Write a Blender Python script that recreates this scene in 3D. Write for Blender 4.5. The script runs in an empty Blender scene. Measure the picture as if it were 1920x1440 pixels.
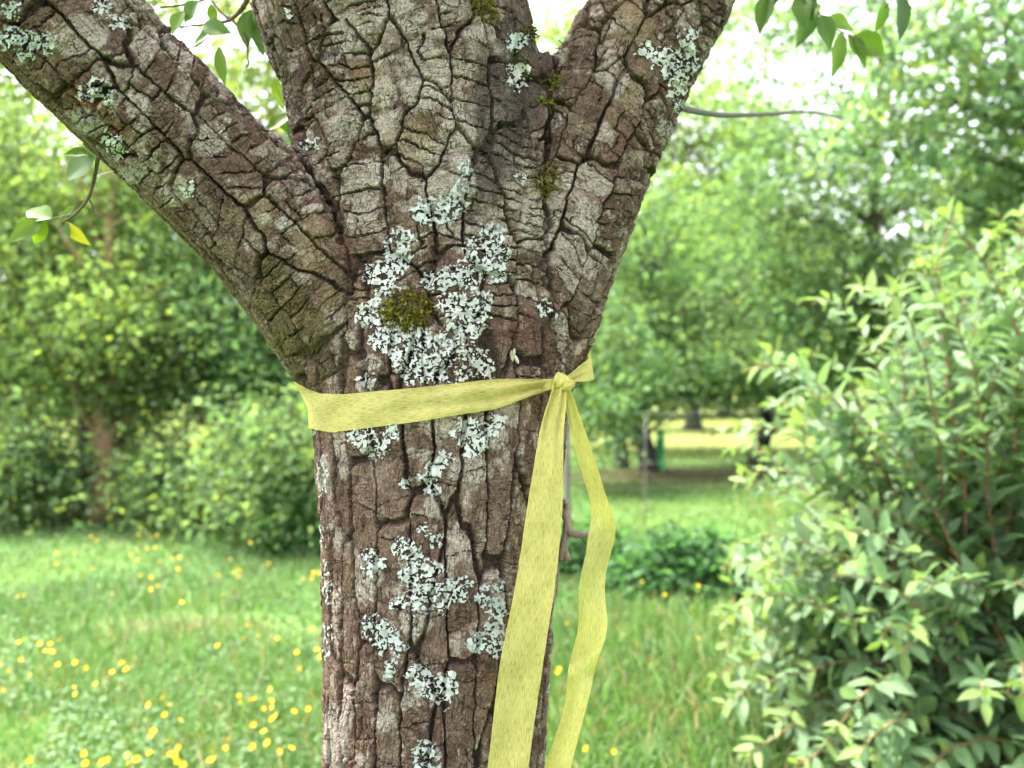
import bpy, math, random
import numpy as np
from mathutils import Vector, Matrix

random.seed(7)
RNG = np.random.default_rng(7)
R = math.radians
scene = bpy.context.scene
COL = scene.collection

# ------------------------------------------------------------------ camera
CAM = np.array([0.0, 0.0, 1.30])
FPX = 1442.0
cam_d = bpy.data.cameras.new('camera')
cam_d.sensor_width = 36.0
cam_d.lens = FPX / 1920.0 * 36.0
cam_d.clip_start = 0.02
cam_d.clip_end = 2000.0
cam_d.dof.use_dof = True
cam_d.dof.focus_distance = 0.80
cam_d.dof.aperture_fstop = 3.6
cam = bpy.data.objects.new('camera', cam_d)
cam.location = CAM
cam.rotation_euler = (R(90), 0, 0)
COL.objects.link(cam)
scene.camera = cam

# ------------------------------------------------------------------ sky, sun, exposure
SUN_ELEV, SUN_AZ = R(64), R(-75)          # azimuth from +Y towards +X: high, from the left
world = bpy.data.worlds.new('World')
scene.world = world
world.use_nodes = True
wn = world.node_tree.nodes
wl = world.node_tree.links
bg = wn['Background']
sky = wn.new('ShaderNodeTexSky')
sky.sky_type = 'NISHITA'
sky.sun_disc = False
sky.sun_elevation = SUN_ELEV
sky.sun_rotation = SUN_AZ
sky.air_density = 1.0
sky.dust_density = 4.0
sky.ozone_density = 1.0
hsv = wn.new('ShaderNodeHueSaturation')
hsv.inputs['Saturation'].default_value = 0.30   # thin white cloud veil
wl.new(sky.outputs['Color'], hsv.inputs['Color'])
wl.new(hsv.outputs['Color'], bg.inputs['Color'])
bg.inputs['Strength'].default_value = 0.15
sun_d = bpy.data.lights.new('sun', 'SUN')
sun_d.energy = 2.3
sun_d.angle = R(5.0)
sun_d.color = (1.0, 0.95, 0.86)
sun = bpy.data.objects.new('sun', sun_d)
sdir = Vector((math.sin(SUN_AZ) * math.cos(SUN_ELEV), math.cos(SUN_AZ) * math.cos(SUN_ELEV), math.sin(SUN_ELEV)))
sun.rotation_euler = (-sdir).to_track_quat('-Z', 'Y').to_euler()
COL.objects.link(sun)
vs = scene.view_settings
vs.view_transform = 'Standard'
vs.look = 'None'
vs.gamma = 1.0
vs.use_curve_mapping = False
vs.exposure = 3.12
cy = scene.cycles
cy.max_bounces = 7
cy.diffuse_bounces = 5
cy.glossy_bounces = 2
cy.transmission_bounces = 5
cy.transparent_max_bounces = 6
cy.caustics_reflective = False
cy.caustics_refractive = False
cy.use_denoising = True
try:
    cy.denoiser = 'OPENIMAGEDENOISE'
    cy.denoising_input_passes = 'RGB_ALBEDO_NORMAL'
except Exception:
    pass
cy.sample_clamp_indirect = 8.0


# ------------------------------------------------------------------ helpers
def P(px, py, Y):
    """a point of the place, given by where it is seen in the photograph and how far off it stands"""
    return np.array([(px - 960.0) / FPX * Y, Y, CAM[2] + (720.0 - py) / FPX * Y])


def sstep(a, b, x):
    t = np.clip((x - a) / (b - a), 0, 1)
    return t * t * (3 - 2 * t)


def h32(*ks):
    h = np.uint32(2166136261)
    with np.errstate(over='ignore'):
        for k in ks:
            k = np.asarray(k).astype(np.int64).astype(np.uint32)
            h = (h ^ k) * np.uint32(2654435761)
            h = h ^ (h >> np.uint32(15))
            h = h * np.uint32(2246822519)
            h = h ^ (h >> np.uint32(13))
    return h


def rnd(*ks):
    return h32(*ks).astype(np.float64) / 4294967296.0


NTAB = np.random.default_rng(99).random(65536).astype(np.float32)


def ih(ix, iy, iz, seed):
    k = (ix * 73856093) ^ (iy * 19349663) ^ (iz * 83492791) ^ (seed * 1013904223 + 12345)
    k = k & 0x7fffffff
    return NTAB[(k ^ (k >> 15)) & 65535]


def vnoise(p, seed=0):
    """value noise in -1..1 at p (N,3)"""
    fl = np.floor(p)
    i = fl.astype(np.int64)
    f = (p - fl).astype(np.float32)
    f = f * f * f * (f * (f * 6 - 15) + 10)
    x, y, z = f[:, 0], f[:, 1], f[:, 2]
    sx = [i[:, 0] * 73856093, (i[:, 0] + 1) * 73856093]
    sy = [i[:, 1] * 19349663, (i[:, 1] + 1) * 19349663]
    sz = [(i[:, 2] * 83492791) ^ (seed * 1013904223 + 12345), ((i[:, 2] + 1) * 83492791) ^ (seed * 1013904223 + 12345)]
    def g(a, b, c):
        k = (sx[a] ^ sy[b] ^ sz[c]) & 0x7fffffff
        return NTAB[(k ^ (k >> 15)) & 65535]
    def lx(b, c):
        p0 = g(0, b, c)
        return p0 + x * (g(1, b, c) - p0)
    a0 = lx(0, 0)
    a0 = a0 + y * (lx(1, 0) - a0)
    a1 = lx(0, 1)
    a1 = a1 + y * (lx(1, 1) - a1)
    return (a0 + z * (a1 - a0)).astype(np.float64) * 2 - 1


def fbm(p, octv=3, seed=0, gain=0.5):
    a, s, o = 1.0, 0.0, np.zeros(len(p))
    for k in range(octv):
        o += a * vnoise(p * (2.03 ** k), seed + 17 * k)
        s += a
        a *= gain
    return o / s


def worley(x, y, seed, jit=0.8, rect=False):
    ix, iy = np.floor(x).astype(np.int64), np.floor(y).astype(np.int64)
    F1 = np.full(len(x), 9.0)
    F2 = np.full(len(x), 9.0)
    idx = np.zeros(len(x), np.int64)
    dx1 = np.zeros(len(x))
    dy1 = np.zeros(len(x))
    for a in (-1, 0, 1):
        for b in (-1, 0, 1):
            cx, cy_ = ix + a, iy + b
            px = cx + 0.5 + jit * (ih(cx, cy_, 7, seed) - 0.5)
            py = cy_ + 0.5 + jit * (ih(cx, cy_, 11, seed + 1) - 0.5)
            ddx, ddy = x - px, y - py
            d = np.sqrt(np.sqrt(ddx ** 4 + ddy ** 4)) if rect else np.sqrt(ddx * ddx + ddy * ddy)
            m = d < F1
            F2 = np.where(m, F1, np.minimum(F2, d))
            idx = np.where(m, (cx * 7919 + cy_ * 104729) & 0x7fffffff, idx)
            dx1 = np.where(m, ddx, dx1)
            dy1 = np.where(m, ddy, dy1)
            F1 = np.where(m, d, F1)
    return (F2 - F1) * 0.5, h32(idx, seed + 2), dx1, dy1


def fast_mesh(name, V, F, mats=(), tint=None, uv=None, smooth=True, mat_idx=None):
    """V (N,3); F (M,3) or (M,4) array, or a list of such arrays"""
    if not isinstance(F, (list, tuple)):
        F = [F]
    F = [np.asarray(f) for f in F if len(f)]
    me = bpy.data.meshes.new(name)
    V = np.ascontiguousarray(V, dtype=np.float32)
    loops = np.concatenate([f.ravel() for f in F]).astype(np.int32)
    sizes = np.concatenate([np.full(len(f), f.shape[1]) for f in F])
    starts = np.concatenate([[0], np.cumsum(sizes)[:-1]]).astype(np.int32)
    me.vertices.add(len(V))
    me.vertices.foreach_set('co', V.ravel())
    me.loops.add(len(loops))
    me.loops.foreach_set('vertex_index', loops)
    me.polygons.add(len(sizes))
    me.polygons.foreach_set('loop_start', starts)
    if mat_idx is not None:
        me.polygons.foreach_set('material_index', np.asarray(mat_idx, np.int32))
    me.update(calc_edges=True)
    me.polygons.foreach_set('use_smooth', np.full(len(sizes), bool(smooth)))
    if tint is not None:
        t = np.ones((len(V), 4), np.float32)
        t[:, :3] = tint
        at = me.attributes.new('tint', 'FLOAT_COLOR', 'POINT')
        at.data.foreach_set('color', t.ravel())
    if uv is not None:
        ul = me.uv_layers.new(name='UVMap')
        ul.data.foreach_set('uv', np.asarray(uv, np.float32)[loops].ravel())
    for m in mats:
        me.materials.append(m)
    return me


def add(name, me, parent=None, label=None, cat=None, group=None, kind=None, loc=None):
    o = bpy.data.objects.new(name, me)
    COL.objects.link(o)
    if parent is not None:
        o.parent = parent
    if label:
        o['label'] = label
    if cat:
        o['category'] = cat
    if group:
        o['group'] = group
    if kind:
        o['kind'] = kind
    if loc is not None:
        o.location = loc
    return o


def nrm(v):
    return v / np.maximum(np.linalg.norm(v, axis=-1, keepdims=True), 1e-9)


def tube(path, rad, sides=8, cap=True):
    path = np.asarray(path, float)
    n = len(path)
    rad = np.broadcast_to(np.asarray(rad, float), (n,))
    t = nrm(np.gradient(path, axis=0))
    ref = np.array([0.0, 0.0, 1.0]) if abs(t[0, 2]) < 0.8 else np.array([1.0, 0, 0])
    a = nrm(np.cross(t, ref))
    b = np.cross(t, a)
    th = np.linspace(0, 2 * np.pi, sides, endpoint=False)
    V = path[:, None, :] + rad[:, None, None] * (np.cos(th)[None, :, None] * a[:, None, :] + np.sin(th)[None, :, None] * b[:, None, :])
    V = V.reshape(-1, 3)
    i = np.arange(n - 1)[:, None] * sides
    j = np.arange(sides)[None, :]
    j2 = (j + 1) % sides
    F = np.stack([i + j, i + j2, i + sides + j2, i + sides + j], -1).reshape(-1, 4)
    if cap:
        V = np.concatenate([V, path[:1], path[-1:]])
        k = np.arange(sides)
        k2 = (k + 1) % sides
        c0 = np.stack([np.full(sides, n * sides), k2, k], -1)
        o = (n - 1) * sides
        c1 = np.stack([np.full(sides, n * sides + 1), o + k, o + k2], -1)
        T = np.concatenate([c0, c1])
        F4 = [F, T]
        return V, F4
    return V, [F]


class Bag:
    """collects pieces into one mesh"""
    def __init__(s):
        s.V, s.Q, s.T, s.C, s.n = [], [], [], [], 0

    def add(s, V, F, tint=(1, 1, 1)):
        V = np.asarray(V, float)
        if not isinstance(F, (list, tuple)):
            F = [F]
        for f in F:
            f = np.asarray(f)
            if len(f) == 0:
                continue
            (s.Q if f.shape[1] == 4 else s.T).append(f + s.n)
        s.V.append(V)
        s.C.append(np.broadcast_to(np.asarray(tint, float), (len(V), 3)))
        s.n += len(V)

    def mesh(s, name, mats, smooth=True):
        F = []
        if s.Q:
            F.append(np.concatenate(s.Q))
        if s.T:
            F.append(np.concatenate(s.T))
        return fast_mesh(name, np.concatenate(s.V), F, mats, np.concatenate(s.C), smooth=smooth)


def catmull(pts, n):
    pts = np.asarray(pts, float)
    p = np.concatenate([[2 * pts[0] - pts[1]], pts, [2 * pts[-1] - pts[-2]]])
    m = len(pts) - 1
    t = np.linspace(0, m, n)
    i = np.minimum(t.astype(int), m - 1)
    f = (t - i)[:, None]
    a, b, c, d = p[i], p[i + 1], p[i + 2], p[i + 3]
    return 0.5 * (2 * b + (c - a) * f + (2 * a - 5 * b + 4 * c - d) * f ** 2 + (3 * b - a - 3 * c + d) * f ** 3)


# ------------------------------------------------------------------ materials
def new_mat(name):
    m = bpy.data.materials.new(name)
    m.use_nodes = True
    nt = m.node_tree
    b = nt.nodes['Principled BSDF']
    return m, nt, b


def tex_noise(nt, scale, detail=4, rough=0.6, vec=None):
    n = nt.nodes.new('ShaderNodeTexNoise')
    n.inputs['Scale'].default_value = scale
    n.inputs['Detail'].default_value = detail
    n.inputs['Roughness'].default_value = rough
    if vec is not None:
        nt.links.new(vec, n.inputs['Vector'])
    return n


def ramp(nt, fac, stops):
    r = nt.nodes.new('ShaderNodeValToRGB')
    e = r.color_ramp.elements
    e[0].position, e[0].color = stops[0][0], (*stops[0][1], 1)
    e[1].position, e[1].color = stops[-1][0], (*stops[-1][1], 1)
    for p, c in stops[1:-1]:
        k = e.new(p)
        k.color = (*c, 1)
    nt.links.new(fac, r.inputs['Fac'])
    return r


def mixc(nt, kind, fac, a, b):
    m = nt.nodes.new('ShaderNodeMix')
    m.data_type = 'RGBA'
    m.blend_type = kind
    for sock, v in ((m.inputs[0], fac), (m.inputs[6], a), (m.inputs[7], b)):
        if hasattr(v, 'links'):
            nt.links.new(v, sock)
        elif isinstance(v, (int, float)):
            sock.default_value = v
        else:
            sock.default_value = (*v, 1)
    return m.outputs[2]


def attr(nt, name='tint'):
    a = nt.nodes.new('ShaderNodeAttribute')
    a.attribute_name = name
    return a.outputs['Color']


def bump(nt, bsdf, height, strength=0.5, dist=0.001):
    b = nt.nodes.new('ShaderNodeBump')
    b.inputs['Strength'].default_value = strength
    b.inputs['Distance'].default_value = dist
    nt.links.new(height, b.inputs['Height'])
    nt.links.new(b.outputs['Normal'], bsdf.inputs['Normal'])


def geo_pos(nt):
    g = nt.nodes.new('ShaderNodeNewGeometry')
    return g.outputs['Position']


def mat_bark():
    m, nt, b = new_mat('bark')
    pos = geo_pos(nt)
    ga = nt.nodes.new('ShaderNodeAttribute')
    ga.attribute_name = 'grain'
    n1 = tex_noise(nt, 420, 5, 0.72, pos)
    n3 = tex_noise(nt, 110, 4, 0.65, pos)
    gr = []
    for sc in ((9.0, 1.1, 1.0), (1.1, 8.0, 1.0)):
        mp = nt.nodes.new('ShaderNodeMapping')
        mp.inputs['Scale'].default_value = sc
        nt.links.new(ga.outputs['Vector'], mp.inputs['Vector'])
        g = tex_noise(nt, 1.0, 5, 0.7, mp.outputs[0])
        g.inputs['Distortion'].default_value = 0.6
        gr.append(g.outputs['Fac'])
    sel = ramp(nt, tex_noise(nt, 22, 2, 0.5, pos).outputs['Fac'], [(0.42, (0, 0, 0)), (0.58, (1, 1, 1))])
    grain = mixc(nt, 'MIX', sel.outputs['Color'], gr[0], gr[1])
    r1 = ramp(nt, n1.outputs['Fac'], [(0.33, (0.50, 0.47, 0.45)), (0.5, (0.97, 0.97, 0.97)), (0.66, (1.5, 1.48, 1.45))])
    c = mixc(nt, 'MULTIPLY', 0.9, attr(nt), r1.outputs['Color'])
    r2 = ramp(nt, grain, [(0.33, (0.42, 0.39, 0.37)), (0.5, (1, 1, 1)), (0.68, (1.45, 1.43, 1.4))])
    c = mixc(nt, 'MULTIPLY', 0.75, c, r2.outputs['Color'])
    # hairline cracks
    wn_ = tex_noise(nt, 1.3, 3, 0.6, ga.outputs['Vector'])
    vm = nt.nodes.new('ShaderNodeVectorMath')
    vm.operation = 'MULTIPLY_ADD'
    nt.links.new(wn_.outputs['Color'], vm.inputs[0])
    vm.inputs[1].default_value = (0.9, 0.9, 0.0)
    nt.links.new(ga.outputs['Vector'], vm.inputs[2])
    cr = []
    for sc, th_ in (((0.75, 1.5, 1.0), 0.055), ((1.9, 0.62, 1.0), 0.06)):
        mp = nt.nodes.new('ShaderNodeMapping')
        mp.inputs['Scale'].default_value = sc
        nt.links.new(vm.outputs[0], mp.inputs['Vector'])
        vo = nt.nodes.new('ShaderNodeTexVoronoi')
        vo.feature = 'DISTANCE_TO_EDGE'
        vo.inputs['Scale'].default_value = 1.0
        nt.links.new(mp.outputs[0], vo.inputs['Vector'])
        cr.append(ramp(nt, vo.outputs['Distance'], [(0.008, (0, 0, 0)), (th_, (1, 1, 1))]).outputs['Color'])
    crk = mixc(nt, 'MIX', sel.outputs['Color'], cr[1], cr[0])
    gate = ramp(nt, tex_noise(nt, 40, 3, 0.6, pos).outputs['Fac'], [(0.44, (1, 1, 1)), (0.56, (0, 0, 0))])
    crk = mixc(nt, 'LIGHTEN', 1.0, crk, gate.outputs['Color'])
    c = mixc(nt, 'MIX', crk, (.040, .026, .020), c)
    nt.links.new(c, b.inputs['Base Color'])
    b.inputs['Roughness'].default_value = 0.9
    b.inputs['Specular IOR Level'].default_value = 0.12
    ad = nt.nodes.new('ShaderNodeMath')
    ad.operation = 'MULTIPLY_ADD'
    nt.links.new(grain, ad.inputs[0])
    ad.inputs[1].default_value = 1.6
    nt.links.new(n1.outputs['Fac'], ad.inputs[2])
    ad2 = nt.nodes.new('ShaderNodeMath')
    ad2.operation = 'MULTIPLY_ADD'
    nt.links.new(crk, ad2.inputs[0])
    ad2.inputs[1].default_value = 0.9
    nt.links.new(ad.outputs[0], ad2.inputs[2])
    bump(nt, b, ad2.outputs[0], 1.0, 0.0022)
    return m


def mat_lichen():
    m, nt, b = new_mat('lichen')
    pos = geo_pos(nt)
    n = tex_noise(nt, 260, 3, 0.6, pos)
    r = ramp(nt, n.outputs['Fac'], [(0.3, (0.80, 0.82, 0.80)), (0.7, (1.12, 1.12, 1.12))])
    nt.links.new(mixc(nt, 'MULTIPLY', 0.8, attr(nt), r.outputs['Color']), b.inputs['Base Color'])
    b.inputs['Roughness'].default_value = 0.85
    b.inputs['Specular IOR Level'].default_value = 0.2
    bump(nt, b, n.outputs['Fac'], 0.4, 0.0008)
    return m


def mat_leaf(name, trans=0.45, rough=0.45, spec=0.4, tr_gain=(1.25, 1.28, 0.75)):
    m, nt, b = new_mat(name)
    c = attr(nt)
    pos = geo_pos(nt)
    n = tex_noise(nt, 60, 2, 0.5, pos)
    r = ramp(nt, n.outputs['Fac'], [(0.3, (0.85, 0.87, 0.85)), (0.7, (1.12, 1.1, 1.1))])
    c = mixc(nt, 'MULTIPLY', 0.7, c, r.outputs['Color'])
    nt.links.new(c, b.inputs['Base Color'])
    b.inputs['Roughness'].default_value = rough
    b.inputs['Specular IOR Level'].default_value = spec
    t = nt.nodes.new('ShaderNodeBsdfTranslucent')
    nt.links.new(mixc(nt, 'MULTIPLY', 1.0, c, tr_gain), t.inputs['Color'])
    mx = nt.nodes.new('ShaderNodeMixShader')
    mx.inputs[0].default_value = trans
    nt.links.new(b.outputs[0], mx.inputs[1])
    nt.links.new(t.outputs[0], mx.inputs[2])
    nt.links.new(mx.outputs[0], nt.nodes['Material Output'].inputs['Surface'])
    return m


def mat_plain(name, rough=0.8, spec=0.2, bump_s=None):
    m, nt, b = new_mat(name)
    pos = geo_pos(nt)
    n = tex_noise(nt, bump_s or 40, 4, 0.6, pos)
    r = ramp(nt, n.outputs['Fac'], [(0.3, (0.7, 0.7, 0.7)), (0.7, (1.25, 1.25, 1.25))])
    nt.links.new(mixc(nt, 'MULTIPLY', 0.8, attr(nt), r.outputs['Color']), b.inputs['Base Color'])
    b.inputs['Roughness'].default_value = rough
    b.inputs['Specular IOR Level'].default_value = spec
    bump(nt, b, n.outputs['Fac'], 0.5, 0.3 / (bump_s or 40))
    return m


def mat_ribbon():
    m, nt, b = new_mat('ribbon_cloth')
    uv = nt.nodes.new('ShaderNodeUVMap')
    mp = nt.nodes.new('ShaderNodeMapping')
    mp.inputs['Scale'].default_value = (110, 2600, 1)     # uv in metres: along, across
    nt.links.new(uv.outputs[0], mp.inputs['Vector'])
    fib = tex_noise(nt, 1.0, 3, 0.65, mp.outputs[0])
    mp2 = nt.nodes.new('ShaderNodeMapping')
    mp2.inputs['Scale'].default_value = (25, 60, 1)
    nt.links.new(uv.outputs[0], mp2.inputs['Vector'])
    cl = tex_noise(nt, 1.0, 3, 0.6, mp2.outputs[0])
    col = ramp(nt, fib.outputs['Fac'], [(0.30, (0.44, 0.37, 0.11)), (0.47, (0.60, 0.528, 0.178)), (0.75, (0.66, 0.59, 0.235))])
    col2 = ramp(nt, cl.outputs['Fac'], [(0.3, (0.80, 0.80, 0.76)), (0.7, (1.08, 1.08, 1.12))])
    c = mixc(nt, 'MULTIPLY', 0.8, col.outputs['Color'], col2.outputs['Color'])
    nt.links.new(c, b.inputs['Base Color'])
    b.inputs['Roughness'].default_value = 0.75
    b.inputs['Specular IOR Level'].default_value = 0.25
    bump(nt, b, fib.outputs['Fac'], 0.35, 0.0006)
    t = nt.nodes.new('ShaderNodeBsdfTranslucent')
    nt.links.new(mixc(nt, 'MULTIPLY', 1.0, c, (1.0, 0.97, 0.6)), t.inputs['Color'])
    mx = nt.nodes.new('ShaderNodeMixShader')
    mx.inputs[0].default_value = 0.40
    nt.links.new(b.outputs[0], mx.inputs[1])
    nt.links.new(t.outputs[0], mx.inputs[2])
    tr = nt.nodes.new('ShaderNodeBsdfTransparent')
    tr.inputs['Color'].default_value = (1.0, 0.95, 0.6, 1)
    hole = ramp(nt, fib.outputs['Fac'], [(0.36, (0.55, 0.55, 0.55)), (0.50, (0.17, 0.17, 0.17)), (0.75, (0.08, 0.08, 0.08))])
    mx2 = nt.nodes.new('ShaderNodeMixShader')
    nt.links.new(hole.outputs['Color'], mx2.inputs[0])
    nt.links.new(mx.outputs[0], mx2.inputs[1])
    nt.links.new(tr.outputs[0], mx2.inputs[2])
    nt.links.new(mx2.outputs[0], nt.nodes['Material Output'].inputs['Surface'])
    return m


def mat_ground():
    m, nt, b = new_mat('lawn_soil')
    pos = geo_pos(nt)
    n = tex_noise(nt, 1.3, 5, 0.6, pos)
    n2 = tex_noise(nt, 14, 5, 0.7, pos)
    g = ramp(nt, n2.outputs['Fac'], [(0.25, (0.030, 0.065, 0.018)), (0.5, (0.070, 0.135, 0.035)), (0.75, (0.125, 0.195, 0.06))])
    d = ramp(nt, n2.outputs['Fac'], [(0.25, (0.062, 0.042, 0.026)), (0.75, (0.140, 0.094, 0.056))])
    f = ramp(nt, n.outputs['Fac'], [(0.60, (0, 0, 0)), (0.70, (0.6, 0.6, 0.6))])
    c = mixc(nt, 'MIX', f.outputs['Color'], g.outputs['Color'], d.outputs['Color'])
    # bare earth: worn patch in the lawn and litter under the far trees
    for (x, y, rx, ry, k) in ((-1.75, 4.15, 0.55, 0.18, 0.75), (-0.75, 4.0, 0.45, 0.12, 0.55), (3.0, 11.0, 3.2, 1.3, 0.9), (-4.6, 7.7, 1.0, 0.5, 0.8)):
        mp = nt.nodes.new('ShaderNodeMapping')
        mp.vector_type = 'POINT'
        mp.inputs['Location'].default_value = (-x / rx, -y / ry, 0)
        mp.inputs['Scale'].default_value = (1 / rx, 1 / ry, 0)
        nt.links.new(pos, mp.inputs['Vector'])
        ln = nt.nodes.new('ShaderNodeVectorMath')
        ln.operation = 'LENGTH'
        nt.links.new(mp.outputs[0], ln.inputs[0])
        ad = nt.nodes.new('ShaderNodeMath')
        ad.operation = 'ADD'
        nt.links.new(ln.outputs['Value'], ad.inputs[0])
        nt.links.new(n2.outputs['Fac'], ad.inputs[1])
        rr = ramp(nt, ad.outputs[0], [(0.0, (k, k, k)), (0.95, (k, k, k)), (1.0, (0, 0, 0))])
        mr = nt.nodes.new('ShaderNodeMapRange')
        nt.links.new(ad.outputs[0], mr.inputs[0])
        mr.inputs[1].default_value = 0.8
        mr.inputs[2].default_value = 1.7
        mr.inputs[3].default_value = k
        mr.inputs[4].default_value = 0.0
        nt.nodes.remove(rr)
        c = mixc(nt, 'MIX', mr.outputs[0], c, d.outputs['Color'])
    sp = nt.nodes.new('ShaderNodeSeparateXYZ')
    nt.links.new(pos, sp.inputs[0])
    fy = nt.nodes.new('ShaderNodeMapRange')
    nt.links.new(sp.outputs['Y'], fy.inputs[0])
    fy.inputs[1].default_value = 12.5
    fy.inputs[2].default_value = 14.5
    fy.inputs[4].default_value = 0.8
    sunlit_c = ramp(nt, n2.outputs['Fac'], [(0.3, (.085, .105, .024)), (0.7, (.150, .155, .040))])  # sunlight on the far lawn, painted into the ground colour as yellow-green
    c = mixc(nt, 'MIX', fy.outputs[0], c, sunlit_c.outputs['Color'])
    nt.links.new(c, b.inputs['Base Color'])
    b.inputs['Roughness'].default_value = 0.95
    b.inputs['Specular IOR Level'].default_value = 0.1
    bump(nt, b, n2.outputs['Fac'], 0.8, 0.02)
    return m


M_BARK = mat_bark()
M_LICHEN = mat_lichen()
M_LEAF = mat_leaf('leaf_matte', 0.58, 0.6, 0.25)
M_LEAF_GLOSS = mat_leaf('leaf_sheen', 0.45, 0.55, 0.35)
M_GRASS = mat_leaf('grass_blade', 0.40, 0.5, 0.3)
M_MOSS = mat_leaf('moss', 0.3, 0.8, 0.1)
M_WOOD = mat_plain('background_bark', 0.9, 0.15, 22)
M_TWIG = mat_plain('twig_bark', 0.85, 0.2, 300)
M_PETAL = mat_leaf('petal', 0.2, 0.5, 0.2, (1.0, 0.9, 0.2))
M_RIB = mat_ribbon()
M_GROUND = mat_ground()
M_PLASTIC = mat_plain('green_plastic', 0.45, 0.4, 8)
M_WIRE = mat_plain('wire', 0.5, 0.5, 30)

# ------------------------------------------------------------------ ground
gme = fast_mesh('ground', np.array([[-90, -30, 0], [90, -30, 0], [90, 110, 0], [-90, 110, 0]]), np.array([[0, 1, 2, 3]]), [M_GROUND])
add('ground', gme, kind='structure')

# ==================================================================== THE FRUIT TREE
tree = add('fruit_tree', None, label='old lichen-covered fruit tree forking into three limbs, yellow ribbon round its trunk', cat='tree')
tree.empty_display_size = 0.2


class Branch:
    def __init__(s, rows, runit, ydir=None):
        # rows: px, py, half width px, Y, depth ratio (radius in depth / radius across)
        rows = np.array(rows, float)
        pts = np.array([P(r[0], r[1], r[3]) for r in rows])
        ra = rows[:, 2] / FPX * rows[:, 3] * 0.985
        n = 34
        s.path = catmull(pts, n)
        s.ra = catmull(np.stack([ra, ra * rows[:, 4], ra], -1), n)[:, 0]
        s.rb = catmull(np.stack([ra, ra * rows[:, 4], ra], -1), n)[:, 1]
        s.t = nrm(np.gradient(s.path, axis=0))
        s.b = np.array([0, -1.0, 0]) - s.t * (s.t @ np.array([0, -1.0, 0]))[:, None]
        s.b = nrm(s.b)                      # towards the camera
        s.a = np.cross(s.t, s.b)            # across
        s.arc = np.concatenate([[0], np.cumsum(np.linalg.norm(np.diff(s.path, axis=0), axis=1))])
        s.runit = runit

    def mesh(s, sides=48):
        th = np.linspace(0, 2 * np.pi, sides, endpoint=False)
        V = s.path[:, None] + (np.cos(th)[None, :, None] * s.b[:, None] * s.rb[:, None, None] + np.sin(th)[None, :, None] * s.a[:, None] * s.ra[:, None, None])
        n = len(s.path)
        V = np.concatenate([V.reshape(-1, 3), s.path[:1], s.path[-1:]])
        i = np.arange(n - 1)[:, None] * sides
        j = np.arange(sides)[None]
        j2 = (j + 1) % sides
        F = np.stack([i + j, i + sides + j, i + sides + j2, i + j2], -1).reshape(-1, 4)
        k = np.arange(sides)
        k2 = (k + 1) % sides
        o = (n - 1) * sides
        T = np.concatenate([np.stack([np.full(sides, n * sides), k, k2], -1), np.stack([np.full(sides, n * sides + 1), o + k2, o + k], -1)])
        return V, F, T

    def coords(s, X):
        """relative distance, u (around, m), v (along, m)"""
        X = X.astype(np.float32)
        best = np.full(len(X), 1e9, np.float32)
        bi = np.zeros(len(X), np.int32)
        bf = np.zeros(len(X), np.float32)
        for i in range(len(s.path) - 1):
            p, q = s.path[i].astype(np.float32), s.path[i + 1].astype(np.float32)
            d = q - p
            xp = X - p
            f = np.clip((xp @ d) / (d @ d), 0, 1)
            e = xp - f[:, None] * d
            dd = np.einsum('ij,ij->i', e, e)
            m = np.where(dd < best)[0]
            best[m] = dd[m]
            bi[m] = i
            bf[m] = f[m]
        j = np.minimum(bi + 1, len(s.path) - 1)
        L = lambda A: A[bi] * (1 - bf)[:, None] + A[j] * bf[:, None]
        l = lambda A: A[bi] * (1 - bf) + A[j] * bf
        d = X - L(s.path)
        ca = (d * L(s.a)).sum(1)
        cb = (d * L(s.b)).sum(1)
        ra, rb = l(s.ra), l(s.rb)
        ratio = np.sqrt((ca / ra) ** 2 + (cb / rb) ** 2)
        th = np.arctan2(ca / ra, cb / rb)
        return ratio, th * s.runit, l(s.arc)


B_TRUNK = Branch([(812, 2790, 300, .93, 1.0), (814, 2600, 245, .93, 1.0), (815, 2200, 214, .93, 1.0), (815, 1700, 206, .93, 1.0),
                  (816, 1440, 205, .93, 1.0), (826, 1100, 217, .93, 1.0), (828, 880, 228, .93, .97), (826, 700, 243, .93, .92),
                  (820, 500, 238, .93, .85), (795, 300, 238, .92, .78), (765, 100, 243, .91, .75), (725, 0, 247, .905, .75), (680, -200, 235, .89, .8), (640, -480, 205, .88, .9),
                  (600, -800, 170, .88, 1.0)], .14)
B_LEFT = Branch([(800, 830, 130, .93, .9), (700, 660, 150, .91, .9), (575, 500, 136, .88, .95), (428, 350, 126, .85, 1.0), (195, 118, 134, .80, 1.0),
                 (-60, -140, 136, .76, 1.0), (-380, -470, 130, .74, 1.0)], .085)
B_RIGHT = Branch([(925, 760, 130, .93, .9), (960, 650, 140, .93, .9), (1020, 500, 132, .94, .95), (1100, 300, 126, .95, 1.0), (1180, 120, 126, .965, 1.0), (1243, 0, 122, .98, 1.0),
                  (1340, -200, 116, 1.0, 1.0), (1450, -480, 105, 1.03, 1.0)], .085)
BR = [B_TRUNK, B_LEFT, B_RIGHT]
WEB = Branch([(930, 420, 80, .93, .9), (985, 270, 85, .93, .9), (1020, 175, 62, .93, .9), (1036, 118, 34, .935, .9)], .08)

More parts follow.
